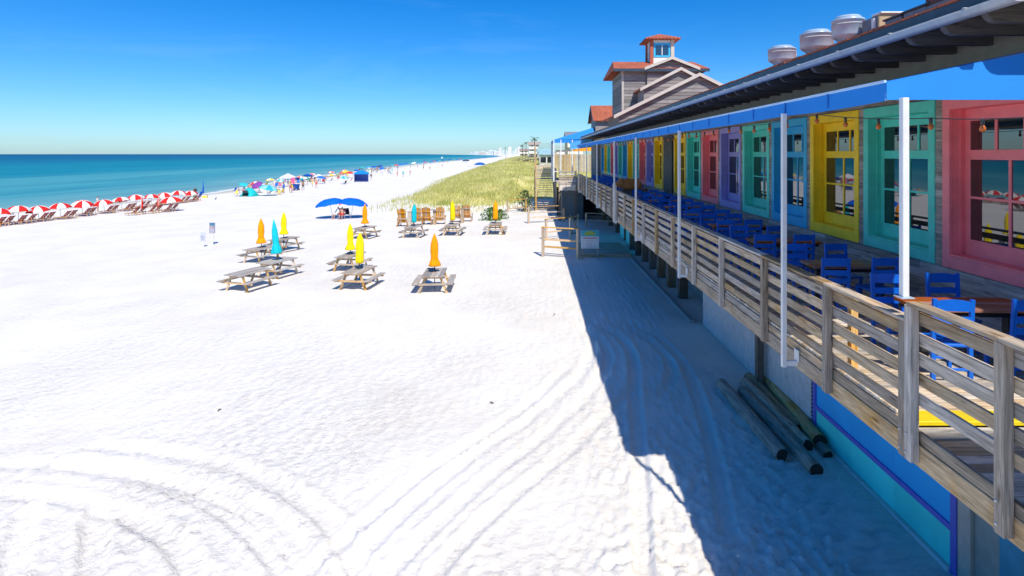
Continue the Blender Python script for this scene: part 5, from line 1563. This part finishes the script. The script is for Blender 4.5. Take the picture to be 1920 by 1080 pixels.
def beach_chair_proto():
    t = thing('beach_chair', (0,0,0), 0, 'x', 'beach chair', 'folding chairs on the beach')
    for s in (-1, 1):
        MB().tube([(s*.28, .35, 0), (s*.28, -.30, .62)], .014, 6).build('frame_tube', STEEL, t)
        MB().tube([(s*.28, -.40, 0), (s*.28, .30, .42)], .014, 6).build('frame_tube', STEEL, t)
        MB().tube([(s*.28, -.12, .40), (s*.28, -.45, .95)], .014, 6).build('back_tube', STEEL, t)
        MB().cbox(s*.31-.03, s*.31+.03, -.3, .25, .60, .625, .004).build('armrest', WHITE, t)
    MB().prism([(-.14, .38), (-.12, .36), (.30, .40), (.30, .42)], 'x', -.27, .27).build('seat', FAB, t)
    MB().prism([(-.14, .40), (-.12, .42), (-.44, .96), (-.46, .94)], 'x', -.27, .27).build('backrest', FAB, t)
    return t
bc0 = beach_chair_proto(); bcu = False
def beach_chair(loc, rz, col, lab):
    global bcu
    c = bc0 if not bcu else copy_tree(bc0); bcu = True
    c.location = loc; c.rotation_euler.z = rz; c['label'] = lab
    for ch in c.children: ch.color = (*col, 1)
    return c
for (px, py, col, l_, a) in ((632, 410, BK, 'black folding chair on the sea side under the royal blue umbrellas', 150), (641, 411, RD, 'red folding chair in the middle under the royal blue umbrellas', 185), (650, 410, BK, 'black folding chair on the dune side under the royal blue umbrellas', 210),
                             (505, 366, BK, 'black folding chair at the front of the turquoise dome umbrella', 100), (517, 365, YL, 'yellow folding chair beside the turquoise dome umbrella', 90), (527, 365, YL, 'yellow folding chair nearest the person in blue', 80),
                             (548, 361, RD, 'dark red folding chair beside the blue bin', 100), (620, 341, BK, 'black folding chair in front of the row of red chairs', 90), (605, 341, GRN, 'green folding chair beneath the white umbrella', 90), (646, 347, BK, 'black folding chair under the small turquoise umbrella', 70), (657, 341, RD, 'dark red folding chair beside the big blue tent', 90)):
    beach_chair(G(px, py), R(a), col, l_)
person(G(641, 411) + Vector((0, 0, -.05)), 'sit', RD, 'person in red sitting on the chair under the royal blue umbrellas', R(185), .95)
person(G(632, 410) + Vector((0, 0, -.05)), 'sit', WH, 'person in white sitting on the chair under the royal blue umbrellas', R(150), .95, True)
tw = thing('striped_towel', G(646, 405) + Vector((0, 0, 1.25)), R(20), 'red and white towel hung between the royal blue umbrellas', 'towel')
m_ = MB(); m_.prism([(-.55, -.2), (.5, .25), (.55, .4), (-.5, -.02)], 'y', -.01, .01); m_.build('cloth', cmat((.75, .16, .12)), tw)
m_ = MB(); m_.prism([(-.5, -.02), (.55, .4), (.56, .46), (-.49, .05)], 'y', -.009, .009); m_.build('stripe', cmat((.82, .78, .7)), tw)

# shelters and single umbrellas of the crowd
def popup_tent(loc, w, d, h, col, lab, rz=0):
    t = thing('popup_tent', loc, rz, lab, 'tent', 'shade tents on the beach')
    n = 8; mb = MB()
    vs = []
    for i in range(n+1):
        u = i/n
        for j in range(n+1):
            v_ = j/n
            z = h*(1-abs(2*u-1)**2.4)*(1-abs(2*v_-1)**2.4)
            vs.append(((u-.5)*w, (v_-.5)*d, max(z, 0)))
    mb.v = vs
    for i in range(n):
        for j in range(n):
            if j == 0 and 2 <= i <= n-3: continue
            mb.f.append((i*(n+1)+j, (i+1)*(n+1)+j, (i+1)*(n+1)+j+1, i*(n+1)+j+1)); mb.m.append(0)
    o = mb.build('shell', cmat(col, 'tent cloth'), t, True); md = o.modifiers.new('t', 'SOLIDIFY'); md.thickness = .02
    MB().box(-w*.22, w*.22, -d*.47, -d*.44, h*.45, h*.72).build('window_mesh', DARKMETAL, t)
    return t
popup_tent(G(468, 368), 2.4, 1.9, 1.35, (.02, .50, .52), 'turquoise pop-up tent with a dark window panel near the water', R(-20))
def canopy_tent(loc, w, col, col2, lab, h=2.2, sides=0, rz=0):
    t = thing('canopy_tent', loc, rz, lab, 'tent', 'shade tents on the beach')
    mb = MB(); a = w/2
    mb._add([(-a,-a,h), (a,-a,h), (a,a,h), (-a,a,h), (0,0,h+.75), (-a,-a,h-.25), (a,-a,h-.25), (a,a,h-.25), (-a,a,h-.25)],
            [(0,1,4),(1,2,4),(2,3,4),(3,0,4),(0,5,6,1),(1,6,7,2),(2,7,8,3),(3,8,5,0)])
    mb.m = [0, 1, 0, 1, 0, 0, 0, 0]
    o = mb.build('canopy', [cmat(col, 'tent cloth'), cmat(col2, 'tent cloth')], t); md = o.modifiers.new('t', 'SOLIDIFY'); md.thickness = .015
    for sx in (-1, 1):
        for sy_ in (-1, 1): MB().cbox(sx*(a-.03)-.02, sx*(a-.03)+.02, sy_*(a-.03)-.02, sy_*(a-.03)+.02, -.1, h-.02, .003).build('leg', STEEL, t)
    if sides:
        MB().box(-a, a*.9, a-.05, a-.03, .1, h-.26).build('side_wall', cmat((.10, .14, .45), 'tent cloth'), t)
        MB().box(-a+.02, -a+.04, -a*.2, a-.06, .1, h-.26).build('side_wall', cmat((.10, .14, .45), 'tent cloth'), t)
    return t
canopy_tent(G(678, 341), 3.3, (.01, .22, .62), (.01, .42, .66), 'big blue canopy tent with violet side walls on the open sand', 2.1, 1, R(15))
canopy_tent(G(540, 350), 2.6, (.80, .74, .76), (.84, .80, .80), 'white canopy tent near the yellow umbrella', 2.0, 0, R(10))
canopy_tent(G(883, 313), 3.0, (.82, .83, .84), (.8, .8, .8), 'white square canopy tent far down the beach by the dune', 2.4, 0, 0)
singles = [
    (490, 361, [(.22, .06, .30)], 'purple umbrella tilted toward the water', 1.0, 2.0, (0, -35)),
    (500, 367, [(.25, .62, .62), (.03, .40, .52)], 'low turquoise dome umbrella in the middle of the crowd', 1.45, 1.7, (10, 8)),
    (524, 352, [(.02, .42, .60), (.6, .8, .8)], 'small turquoise umbrella beside the yellow one', .8, 1.9, (0, -20)),
    (530, 358, [(.88, .64, .02)], 'small yellow umbrella in the middle of the crowd', .62, 2.0, (60, 5)),
    (577, 341, [(.01, .10, .42)], 'dark blue umbrella at the water edge', 1.15, 1.95, (5, 8)),
    (598, 341, [(.84, .82, .80)], 'white umbrella next to the dark blue one', .95, 1.8, (0, -10)),
    (568, 346, [(.75, .66, .58)], 'small beige umbrella between the crowd and the dark blue umbrella', .8, 1.7, (0, 6)),
    (643, 345, [(.03, .36, .60), (.35, .66, .72)], 'small turquoise and pale umbrella landward of the red row', .95, 1.75, (0, -12)),
    (655, 333, [(.70, .04, .06)], 'plain red umbrella beside the big blue tent', 1.2, 1.7, (0, 0)),
    (643, 332, [(.72, .08, .08)], 'faded red umbrella left of the plain red one', 1.1, 1.6, (0, 0)),
    (874, 305, [(.06, .08, .12)], 'wide dark umbrella far down the beach', 3.2, 2.4, (0, 0)),
    (900, 313, [(.01, .10, .36)], 'wide dark blue umbrella by the far end of the dune', 3.0, 2.2, (0, 0)),
]
for (px, py, cols, lab, r_, top_, tl) in singles:
    beach_umbrella(G(px, py), cols, lab, r=r_, top=top_, tilt=tl, rz=rnd.uniform(0, 3), h=.38*r_)
bt = thing('pink_towel', G(549, 351), R(10), 'bright pink beach towel hanging on a pole in the crowd', 'towel')
MB().box(-.35, .35, -.01, .01, .75, 1.95).build('cloth', cmat((.80, .12, .25)), bt); MB().tube([(-.4, 0, 1.96), (.4, 0, 1.96)], .02, 6).build('rod', STEEL, bt); MB().tube([(.38, 0, -.2), (.38, 0, 1.98)], .02, 6).build('pole', STEEL, bt)
bn = thing('blue_bin', G(555, 357), 0, 'dark blue cart of beach gear standing in the crowd', 'cart')
MB().prism([(-.42, .25), (.42, .25), (.55, 1.15), (-.55, 1.15)], 'y', -.35, .35).build('tub', cmat((.01, .06, .28)), bn)
for x in (-.4, .4):
    for y in (-.38, .38): MB().tube([(x, y-.03, .14), (x, y+.03, .14)], .15, 12).build('wheel', DARKMETAL, bn)
MB().tube([(-.5, 0, 1.1), (-.9, 0, 1.35)], .02, 6).build('handle', STEEL, bn)
yc = thing('yellow_cooler', G(384, 371), R(10), 'yellow and white cooler beside the tall blue folded umbrella', 'cooler')
MB().cbox(-.35, .35, -.2, .2, 0, .34, .02).build('box', cmat((.8, .6, .08)), yc); MB().cbox(-.36, .36, -.21, .21, .341, .42, .02).build('lid', WHITE, yc); MB().tube([(-.37, 0, .3), (-.42, 0, .5), (.42, 0, .5), (.37, 0, .3)], .012, 6).build('handle', DARKMETAL, yc)
for (px, py, col, l_) in ((361, 374, GRN, 'green folding chair at the far end of the water row'), (375, 370, BLU, 'blue folding chair beside the yellow cooler'), (457, 364, WH, 'white folding chair behind the turquoise pop-up tent'), (439, 361, BLU, 'small blue folding chair alone near the water')):
    beach_chair(G(px, py), R(rnd.uniform(60, 120)), col, l_)

# the long rows that follow the water into the distance
rr = random.Random(5)
k = 0
for i in range(22):         # red chairs and umbrellas beyond the crowd
    Yp = 128 + i*6.0
    x = shore(Yp) + 6.5 + rr.uniform(-1, 1)
    z = gzf(x, Yp)
    if i % 3 == 1: beach_umbrella((x-.3, Yp, z), [(.74, .12, .09), (.80, .62, .56)], 'pale red umbrella, %s along the far row beyond the crowd' % nth(i//3), tilt=(rr.uniform(-8, 8), rr.uniform(-8, 8)), rz=rr.uniform(0, 3), group='red umbrellas in the far row')
    for q in range(2):
        lounger((x + rr.uniform(-.3, .6), Yp + 1.4*q - .7, z), R(rr.uniform(-10, 10)), '%s maroon lounger of the far row beyond the crowd' % nth(k)); k += 1
UC = [(.01, .10, .45), (.02, .35, .55), (.01, .14, .55), (.75, .75, .74), (.02, .08, .25), (.6, .08, .08), (.05, .4, .42)]
CN = ['dark blue', 'turquoise', 'royal blue', 'white', 'navy', 'red', 'sea green']
cnt = {}
for i in range(46):
    Yp = 205*(1.041**i) ; x = shore(Yp) + rr.uniform(5, 13); z = gzf(x, Yp)
    ci = rr.choice((0, 1, 2, 3, 4, 5, 6, 0, 2)) if i < 30 else rr.choice((0, 2, 4, 2))
    cnt[ci] = cnt.get(ci, -1) + 1
    beach_umbrella((x, Yp, z), [UC[ci]], '%s %s umbrella of the distant shoreline row, counting outward' % (nth(cnt[ci]), CN[ci]), r=1.2 if i < 30 else 1.6, top=2.1, rz=rr.uniform(0, 3), group='distant shoreline umbrellas')
    if i % 3 != 2:
        col = rr.choice((RD, BK, NV, WH, TQ, YL)); nm = {RD: 'red', BK: 'black', NV: 'navy', WH: 'white', TQ: 'turquoise', YL: 'yellow'}[col]
        px_ = x + rr.uniform(2, 9); py_ = Yp + rr.uniform(-3, 3)
        person((px_, py_, gzf(px_, py_)), rr.choice(('stand', 'walk', 'reach')), col, 'person in %s beside the %s %s umbrella of the distant row' % (nm, nth(cnt[ci]), CN[ci]), rr.uniform(0, 6), 1.0, rr.random() < .5, 'people of the distant shoreline')

# ------------------------------------------------------------------ dune plants
def grass_obj(name, n, seed, ylo, yhi, xlo, xhi, hmin, hmax, width, cols, cond, lean=.35):
    r = np.random.RandomState(seed)
    u = r.uniform(0, 1, n); y = 1/(1/ylo + u*(1/yhi - 1/ylo))
    x = r.uniform(xlo, xhi, n) * (1 if True else 1)
    keep = cond(x, y, r); x = x[keep]; y = y[keep]; n = len(x)
    z = gz(x, y)
    h = r.uniform(hmin, hmax, n); a = r.uniform(0, 6.28, n); la = r.uniform(0, 6.28, n); ll = r.uniform(.05, lean, n) * h
    w = width * r.uniform(.6, 1.3, n) * (1 + y / 260)
    dx, dy = np.cos(a)*w, np.sin(a)*w
    tx, ty = np.cos(la)*ll, np.sin(la)*ll
    V = np.stack([np.stack([x-dx, y-dy, z-.05], -1), np.stack([x+dx, y+dy, z-.05], -1),
                  np.stack([x+dx*.7+tx*.4, y+dy*.7+ty*.4, z+h*.6], -1), np.stack([x-dx*.7+tx*.4, y-dy*.7+ty*.4, z+h*.6], -1), np.stack([x+tx, y+ty, z+h], -1)], 1)
    me = bpy.data.meshes.new(name)
    me.vertices.add(n*5); me.vertices.foreach_set('co', V.reshape(-1).astype(np.float32))
    b = (np.arange(n)*5)[:, None]
    loops = np.concatenate([b+np.array([[0, 1, 2, 3]]), b+np.array([[3, 2, 4]])], 1).ravel()
    me.loops.add(len(loops)); me.loops.foreach_set('vertex_index', loops.astype(np.int32))
    st_ = np.stack([np.arange(n)*7, np.arange(n)*7+4], -1).ravel()
    me.polygons.add(2*n); me.polygons.foreach_set('loop_start', st_.astype(np.int32))
    t = me.attributes.new('tone', 'FLOAT', 'POINT'); tv = np.clip(.5 + .5*wav(x, y, 8, seed+7) + r.normal(0, .22, n), 0, 1)
    t.data.foreach_set('value', np.repeat(tv, 5).astype(np.float32))
    m, nt, p, N, L = nodes_of(name + ' blades')
    at = N.new('ShaderNodeAttribute'); at.attribute_name = 'tone'
    rp = ramp(N, [(0.0, cols[0]), (0.5, cols[1]), (1.0, cols[2])]); L.new(at.outputs['Fac'], rp.inputs[0])
    L.new(rp.outputs[0], p.inputs['Base Color']); p.inputs['Roughness'].default_value = .7; p.inputs['Specular IOR Level'].default_value = .2
    tr = N.new('ShaderNodeBsdfTranslucent'); L.new(rp.outputs[0], tr.inputs['Color'])
    mx = N.new('ShaderNodeMixShader'); mx.inputs[0].default_value = .45
    L.new(p.outputs[0], mx.inputs[1]); L.new(tr.outputs[0], mx.inputs[2]); L.new(mx.outputs[0], N['Material Output'].inputs['Surface'])
    me.materials.append(m); me.update(calc_edges=True); me.validate()
    return link(name, me)
def on_dune(x, y, r):
    d = dune_h(x, y)
    clump = .5 + .75*wav(x, y, 4.0, 61) + .45*wav(x, y, 10, 62) + .35*wav(x, y, 1.7, 63)
    edge = np.clip((d - .08)/.8, 0, 1)
    ok = (d > .1) & (r.uniform(0, 1, len(x)) < np.clip(edge*clump*1.3, 0, 1)) & ~((x > -.2) & (x < 17) & (y < 68)) & (x < 3 + .12*y)
    return ok
dg = grass_obj('dune_grass', 120000, 3, 53, 330, -26, 26, .22, .62, .026, [(.40, .46, .12), (.66, .62, .22), (.84, .75, .38)], on_dune)
tag(dg, 'yellow green sea oats grass covering the dune beside the stairs', 'grass', kind='stuff'); dg['kind'] = 'stuff'
def leafy_bush(name, loc, rad, h, n, seed, cols, lab, leaf=.09):
    t = thing(name, loc, 0, lab, 'bush', 'leafy bushes at the foot of the dune')
    r = np.random.RandomState(seed); mb = MB()
    for q in range(n):
        a = r.uniform(0, 6.28); v_ = r.uniform(0, 1); rr_ = rad*math.sqrt(r.uniform(.1, 1))*(.75+.35*math.sin(3*a+seed)); z = h*v_
        k = math.sqrt(max(0, 1-(v_)**2)); x, y = rr_*k*math.cos(a), rr_*k*math.sin(a)
        s_ = leaf*r.uniform(.6, 1.4); d1 = Vector(r.normal(0, 1, 3)).normalized()*s_; d2 = Vector(r.normal(0, 1, 3)).normalized()*s_*.6
        c = Vector((x, y, z))
        mb._add([c-d1, c+d2, c+d1, c-d2], [(0,1,2,3)]); mb.m[-1] = int(r.randint(0, len(cols)))
    me = bpy.data.meshes.new('foliage'); me.from_pydata(mb.v, [], mb.f)
    for c in cols: me.materials.append(paint('leaf %.2f %.2f %.2f' % c, c, .6, .15, 5, bump=0))
    me.polygons.foreach_set('material_index', mb.m); o = link('foliage', me, t)
    st_ = MB()
    for q in range(7):
        a = q*.9; st_.tube([(0, 0, -.1), (rad*.5*math.cos(a), rad*.5*math.sin(a), h*.75)], [.025, .008], 5)
    st_.build('stems', W_PILE, t)
leafy_bush('leafy_bush', G(921, 413), 1.1, 1.15, 900, 4, [(.09, .22, .03), (.16, .33, .05), (.05, .14, .02)], 'bright green leafy bush behind the orange umbrella at the dune foot')
leafy_bush('leafy_bush', G(938, 411), .8, .9, 600, 8, [(.13, .24, .05), (.22, .34, .08), (.07, .14, .03)], 'small green bush landward of the bright green one')
leafy_bush('leafy_bush', G(985, 396), 1.3, 2.2, 900, 12, [(.07, .13, .03), (.12, .2, .05), (.03, .07, .02)], 'dark bush in the shade beside the beach stairs')

# boardwalk across the dune
bwk = thing('dune_boardwalk', P(935, 309, 150), 0, 'grey timber boardwalk with handrails crossing the far dune', 'boardwalk')
BI = Matrix.Translation(-P(935, 309, 150))
pts = [P(930, 312, 165), P(955, 310, 160), P(975, 305, 155), P(990, 299, 148), P(1015, 297, 140), P(1045, 292, 130), P(1085, 291, 126)]
for i, (a, b) in enumerate(zip(pts[:-1], pts[1:])):
    d = b - a; L = d.length; nrm = Vector((-d.y, d.x, 0)).normalized()*.75
    mb = MB(); mb._add([a-nrm, b-nrm, b+nrm, a+nrm, a-nrm-Vector((0,0,.15)), b-nrm-Vector((0,0,.15)), b+nrm-Vector((0,0,.15)), a+nrm-Vector((0,0,.15))], [(0,1,2,3),(7,6,5,4),(0,4,5,1),(2,6,7,3),(1,5,6,2),(3,7,4,0)])
    o = mb.build('walk_deck', W_OLD, bwk); o.matrix_parent_inverse = BI
    for sgn in (-1, 1):
        o = MB().tube([a+nrm*sgn+Vector((0,0,1.0)), b+nrm*sgn+Vector((0,0,1.0))], .07, 4).build('handrail', W_OLD, bwk); o.matrix_parent_inverse = BI
        n = max(2, int(L/2.4))
        for q in range(n):
            p = a.lerp(b, q/n)+nrm*sgn
            o = MB().box(p.x-.06, p.x+.06, p.y-.06, p.y+.06, gzf(p.x, p.y)-.5, p.z+1.0).build('post', W_OLD, bwk); o.matrix_parent_inverse = BI

# ------------------------------------------------------------------ houses beyond the dune
def house(name, px0, px1, py_eave, py_ridge, Y, wall, roofc, lab, storeys=2, depth=10, hip=False):
    x0, x1 = TX(px0, Y), TX(px1, Y); ze, zr_ = TZ(py_eave, Y), TZ(py_ridge, Y+depth/2)
    zb_ = min(gzf(x0, Y), gzf(x1, Y)) - 1
    t = thing(name, ((x0+x1)/2, Y, zb_+1), 0, lab, 'house', 'houses beyond the dune')
    I = Matrix.Translation(-Vector(((x0+x1)/2, Y, zb_+1)))
    def hp(n, mb, m_, par=None):
        o = mb.build(n, m_); o.parent = par or t; o.matrix_parent_inverse = I if par is None else Matrix.Identity(4); return o
    wm = paint('house wall %.2f %.2f %.2f' % wall, wall, .8, .06); rm = paint('house roof %.2f %.2f %.2f' % roofc, roofc, .7, .12, .6)
    hp('wall', MB().box(x0, x1, Y, Y+depth, zb_, ze), wm)
    ov = .5; mb = MB(); ins = (x1-x0)*.28 if hip else 0
    ym = Y + depth/2
    mb._add([(x0-ov, Y-ov, ze-.1), (x1+ov, Y-ov, ze-.1), (x1+ov, Y+depth+ov, ze-.1), (x0-ov, Y+depth+ov, ze-.1), (x0-ov+ins, ym, zr_), (x1+ov-ins, ym, zr_)], [(0,1,5,4),(1,2,5),(2,3,4,5),(3,0,4),(3,2,1,0)])
    hp('roof', mb, rm)
    hs_ = (ze - gzf((x0+x1)/2, Y)) / storeys; nw_ = max(2, int((x1-x0)/3))
    for s_ in range(storeys):
        for q in range(nw_):
            cx = x0 + (x1-x0)*(q+.5)/nw_; cz = ze - hs_*(storeys-s_) + hs_*.5
            w = hp('window', MB().box(cx-.75, cx+.75, Y-.08, Y-.002, cz-.75, cz+.75), WHITE)
            hp('pane', MB().box(cx-.6, cx+.6, Y-.1, Y-.081, cz-.62, cz+.62), GLASS, w)
        if s_ > 0:
            zf = ze - hs_*(storeys-s_)
            hp('balcony', MB().box(x0, x1, Y-1.6, Y-.11, zf-.2, zf), wm); hp('balcony_rail', MB().box(x0, x1, Y-1.6, Y-1.52, zf+.001, zf+.9), WHITE)
    return t
house('beach_house', 1008, 1040, 284, 268, 150, (.62, .56, .47), (.30, .44, .40), 'cream beach house with a pale green roof behind the dune', 2, 12, True)
house('beach_house', 1012, 1038, 289, 279, 118, (.60, .60, .56), (.30, .48, .52), 'low white beach house with turquoise roof in front of the cream one', 1, 8, True)
house('beach_house', 992, 1013, 271, 266, 230, (.66, .60, .52), (.42, .34, .27), 'tall cream three storey beach house at the edge of the far beach', 3, 14)
house('beach_house', 1064, 1092, 262, 247, 165, (.62, .55, .42), (.20, .22, .24), 'tan house with a dark roof seen under the blue canopy', 3, 14)
house('beach_house', 975, 990, 283, 279, 420, (.66, .58, .50), (.36, .28, .22), 'small distant tan house on the dune ridge', 2, 14)
house('beach_house', 1038, 1066, 281, 273, 210, (.68, .64, .58), (.32, .42, .36), 'white house half hidden behind the canopy poles', 2, 12, True)
# far timber palisade and orange sunshade beyond the landing
pf = thing('far_palisade', P(1040, 305, 95), 0, 'tall dark timber bulkhead fence beyond the far landing', 'fence')
PI_ = Matrix.Translation(-P(1040, 305, 95))
for q in range(40):
    x = TX(1038, 95) + q*.23
    o = MB().box(x, x+.19, 95, 95.1, 1.5, TZ(289, 95)+rnd.uniform(-.1, .1)).build('plank', W_Z, pf); o.matrix_parent_inverse = PI_
osd = thing('orange_sunshade', P(1095, 280, 80), 0, 'orange canvas sunshade beyond the far end of the awning', 'sunshade')
OI = Matrix.Translation(-P(1095, 280, 80))
mb = MB(); a, b, c, d = P(1073, 284, 80), P(1116, 283, 80), P(1116, 273, 82), P(1085, 278, 82)
mb._add([a, b, c, d], [(0, 1, 2, 3)]); o = mb.build('canvas', cmat((.80, .30, .02)), osd); o.matrix_parent_inverse = OI; md = o.modifiers.new('t', 'SOLIDIFY'); md.thickness = .05
for p in (a, b, c, d):
    o = MB().tube([(p.x, p.y, gzf(p.x, p.y)-.3), (p.x, p.y, p.z)], .06, 6).build('pole', WHITE, osd); o.matrix_parent_inverse = OI
# palms and trees
def palm(px, py, Y, h, lab, seed):
    base = P(px, py, Y); zg = gzf(base.x, base.y)
    t = thing('palm_tree', (base.x, base.y, zg-.3), 0, lab, 'tree', 'palms and trees among the far houses')
    r = random.Random(seed)
    pts_ = [(.15*q*math.sin(seed), .1*q*math.cos(seed), (h+.3)*q/6) for q in range(7)]
    MB().tube(pts_, [.22-.012*q for q in range(7)], 8).build('trunk', W_PILE, t, True)
    mb = MB(); top_ = Vector(pts_[-1])
    for q in range(16):
        a = q*2.4 + r.uniform(-.2, .2); el = r.uniform(-.2, 1.0); L = r.uniform(1.6, 2.4)
        prev = top_; dirv = Vector((math.cos(a)*math.cos(el), math.sin(a)*math.cos(el), math.sin(el)))
        sidev = Vector((-math.sin(a), math.cos(a), 0))
        for k_ in range(6):
            nx = prev + dirv*L/6; w = .32*math.sin(math.pi*(k_+1)/7)
            for sg_ in (-1, 1): mb._add([prev, nx, nx+sidev*sg_*w-Vector((0,0,w*.5))+dirv*.1], [(0,1,2)])
            dirv = (dirv - Vector((0, 0, .23))).normalized(); prev = nx
    me = bpy.data.meshes.new('crown'); me.from_pydata(mb.v, [], mb.f); me.materials.append(paint('palm green', (.06, .11, .03), .55, .2, 2)); link('crown', me, t)
for i, (px, py, Y, h, l_) in enumerate(((986, 290, 330, 8, 'palm tree at the far edge of the dune'), (981, 290, 360, 7, 'shorter palm tree left of the far dune palm'), (949, 290, 700, 14, 'lone tall palm standing before the distant towers'), (1003, 290, 210, 7.5, 'palm tree in front of the three storey house'))):
    palm(px, py, Y, h, l_, i+3)
# distant towers along the coast
tr_ = random.Random(9)
towers = [(893, 285, 8, 6000), (905, 284.5, 14, 6000), (921, 282, 10, 4200), (928, 283, 6, 4200), (938, 277.5, 4, 3300), (943, 282, 5, 3300), (950, 284, 5, 3000), (956, 276.5, 6, 2600), (963, 284, 5, 2600), (967, 279, 3, 2200), (973, 277, 6, 2000), (884, 286.5, 6, 7500), (914, 285.5, 6, 5200), (933, 284.5, 8, 3800), (978, 282, 5, 1700), (984, 284, 6, 1300), (899, 286, 5, 6800)]
for i, (px, pt, w, Y) in enumerate(towers):
    x0, x1 = TX(px-w/2, Y), TX(px+w/2, Y); zt_ = TZ(pt, Y)
    t = thing('distant_tower', ((x0+x1)/2, Y, 0), 0, '%s pale distant apartment tower on the coast, counting from the sea' % nth(sorted(range(len(towers)), key=lambda q: towers[q][0]).index(i)), 'tower', 'distant apartment towers along the coast')
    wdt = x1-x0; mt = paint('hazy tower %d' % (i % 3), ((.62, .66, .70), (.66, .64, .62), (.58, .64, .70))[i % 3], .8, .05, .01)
    MB().box(-wdt/2, wdt/2, 0, wdt*.6, -2, zt_).build('block', mt, t)
    MB().box(-wdt*.25, wdt*.25, wdt*.1, wdt*.45, zt_+.01, zt_*1.1+1).build('roof_house', mt, t)
    for q in range(1, 5): MB().box(-wdt*.45, wdt*.45, -wdt*.04, -.05, zt_*q/5, zt_*q/5+zt_*.05).build('balcony', mt, t)
# boat
bo = thing('motor_boat', (TX(829, 900), 900, 0), R(90), 'small white motor boat on the water near the horizon', 'boat')
MB().prism([(-3.5, .2), (3.6, .2), (4.6, 1.4), (-3.6, 1.2)], 'y', -1.2, 1.2).build('hull', WHITE, bo); MB().prism([(-1.5, 1.25), (1.2, 1.35), (.6, 2.6), (-1.4, 2.6)], 'y', -.9, .9).build('cabin', WHITE, bo)
# litter of tiny dark weed scraps on the sand
for i, (px, py, l_) in enumerate(((922, 756, 'small dark scrap of driftwood alone on the bright sand'), (412, 770, 'tiny dark scrap of seaweed on the open sand'), (1040, 590, 'tiny twig near the edge of the building shadow'))):
    g_ = G(px, py); t = thing('driftwood_scrap', g_, rnd.uniform(0, 3), l_, 'driftwood', 'dark scraps on the sand')
    MB().tube([(-.06, 0, .02), (0, .015, .03), (.05, 0, .02)], [.012, .018, .008], 6).build('stick', W_PILE, t); MB().tube([(0, .015, .03), (.02, .05, .035)], [.01, .005], 5).build('twig', W_PILE, t)

# the thick of the crowd: more chairs, umbrellas and bathers between the named ones
cr_ = random.Random(21)
CC = [(BLU, 'blue'), (RD, 'red'), (WH, 'white'), (TQ, 'turquoise'), (YL, 'yellow'), (GRN, 'green'), (NV, 'navy'), (PNK, 'pink')]
cc = {}
for i in range(64):
    px = 446 + 300*(i/64)**1.0 + cr_.uniform(-6, 6)
    ysh = np.interp(px, [440, 520, 600, 700, 760], [362, 347, 336, 322, 316])
    g_ = G(px, ysh + cr_.uniform(1, 9))
    col, nm = cr_.choice(CC); kind_ = ('chair', 'person', 'umbrella', 'chair', 'person')[i % 5]
    cc[(kind_, nm)] = cc.get((kind_, nm), -1) + 1; o_ = nth(cc[(kind_, nm)])
    if kind_ == 'chair': beach_chair(g_, cr_.uniform(0, 6), col, '%s %s folding chair in the thick of the crowd, counting outward' % (o_, nm))
    elif kind_ == 'person':
        ps = cr_.choice(('stand', 'walk', 'reach', 'sit'))
        if ps == 'sit': g_.z -= .38
        person(g_, ps, col, '%s person in %s in the thick of the crowd, counting outward' % (o_, nm), cr_.uniform(0, 6), cr_.uniform(.8, 1.05), cr_.random() < .4)
    else: beach_umbrella(g_, [col, WH] if cr_.random() < .5 else [col], '%s %s umbrella in the thick of the crowd, counting outward' % (o_, nm), r=cr_.uniform(.8, 1.15), top=cr_.uniform(1.6, 2.0), tilt=(cr_.uniform(-15, 15), cr_.uniform(-15, 15)), rz=cr_.uniform(0, 3), h=.38)
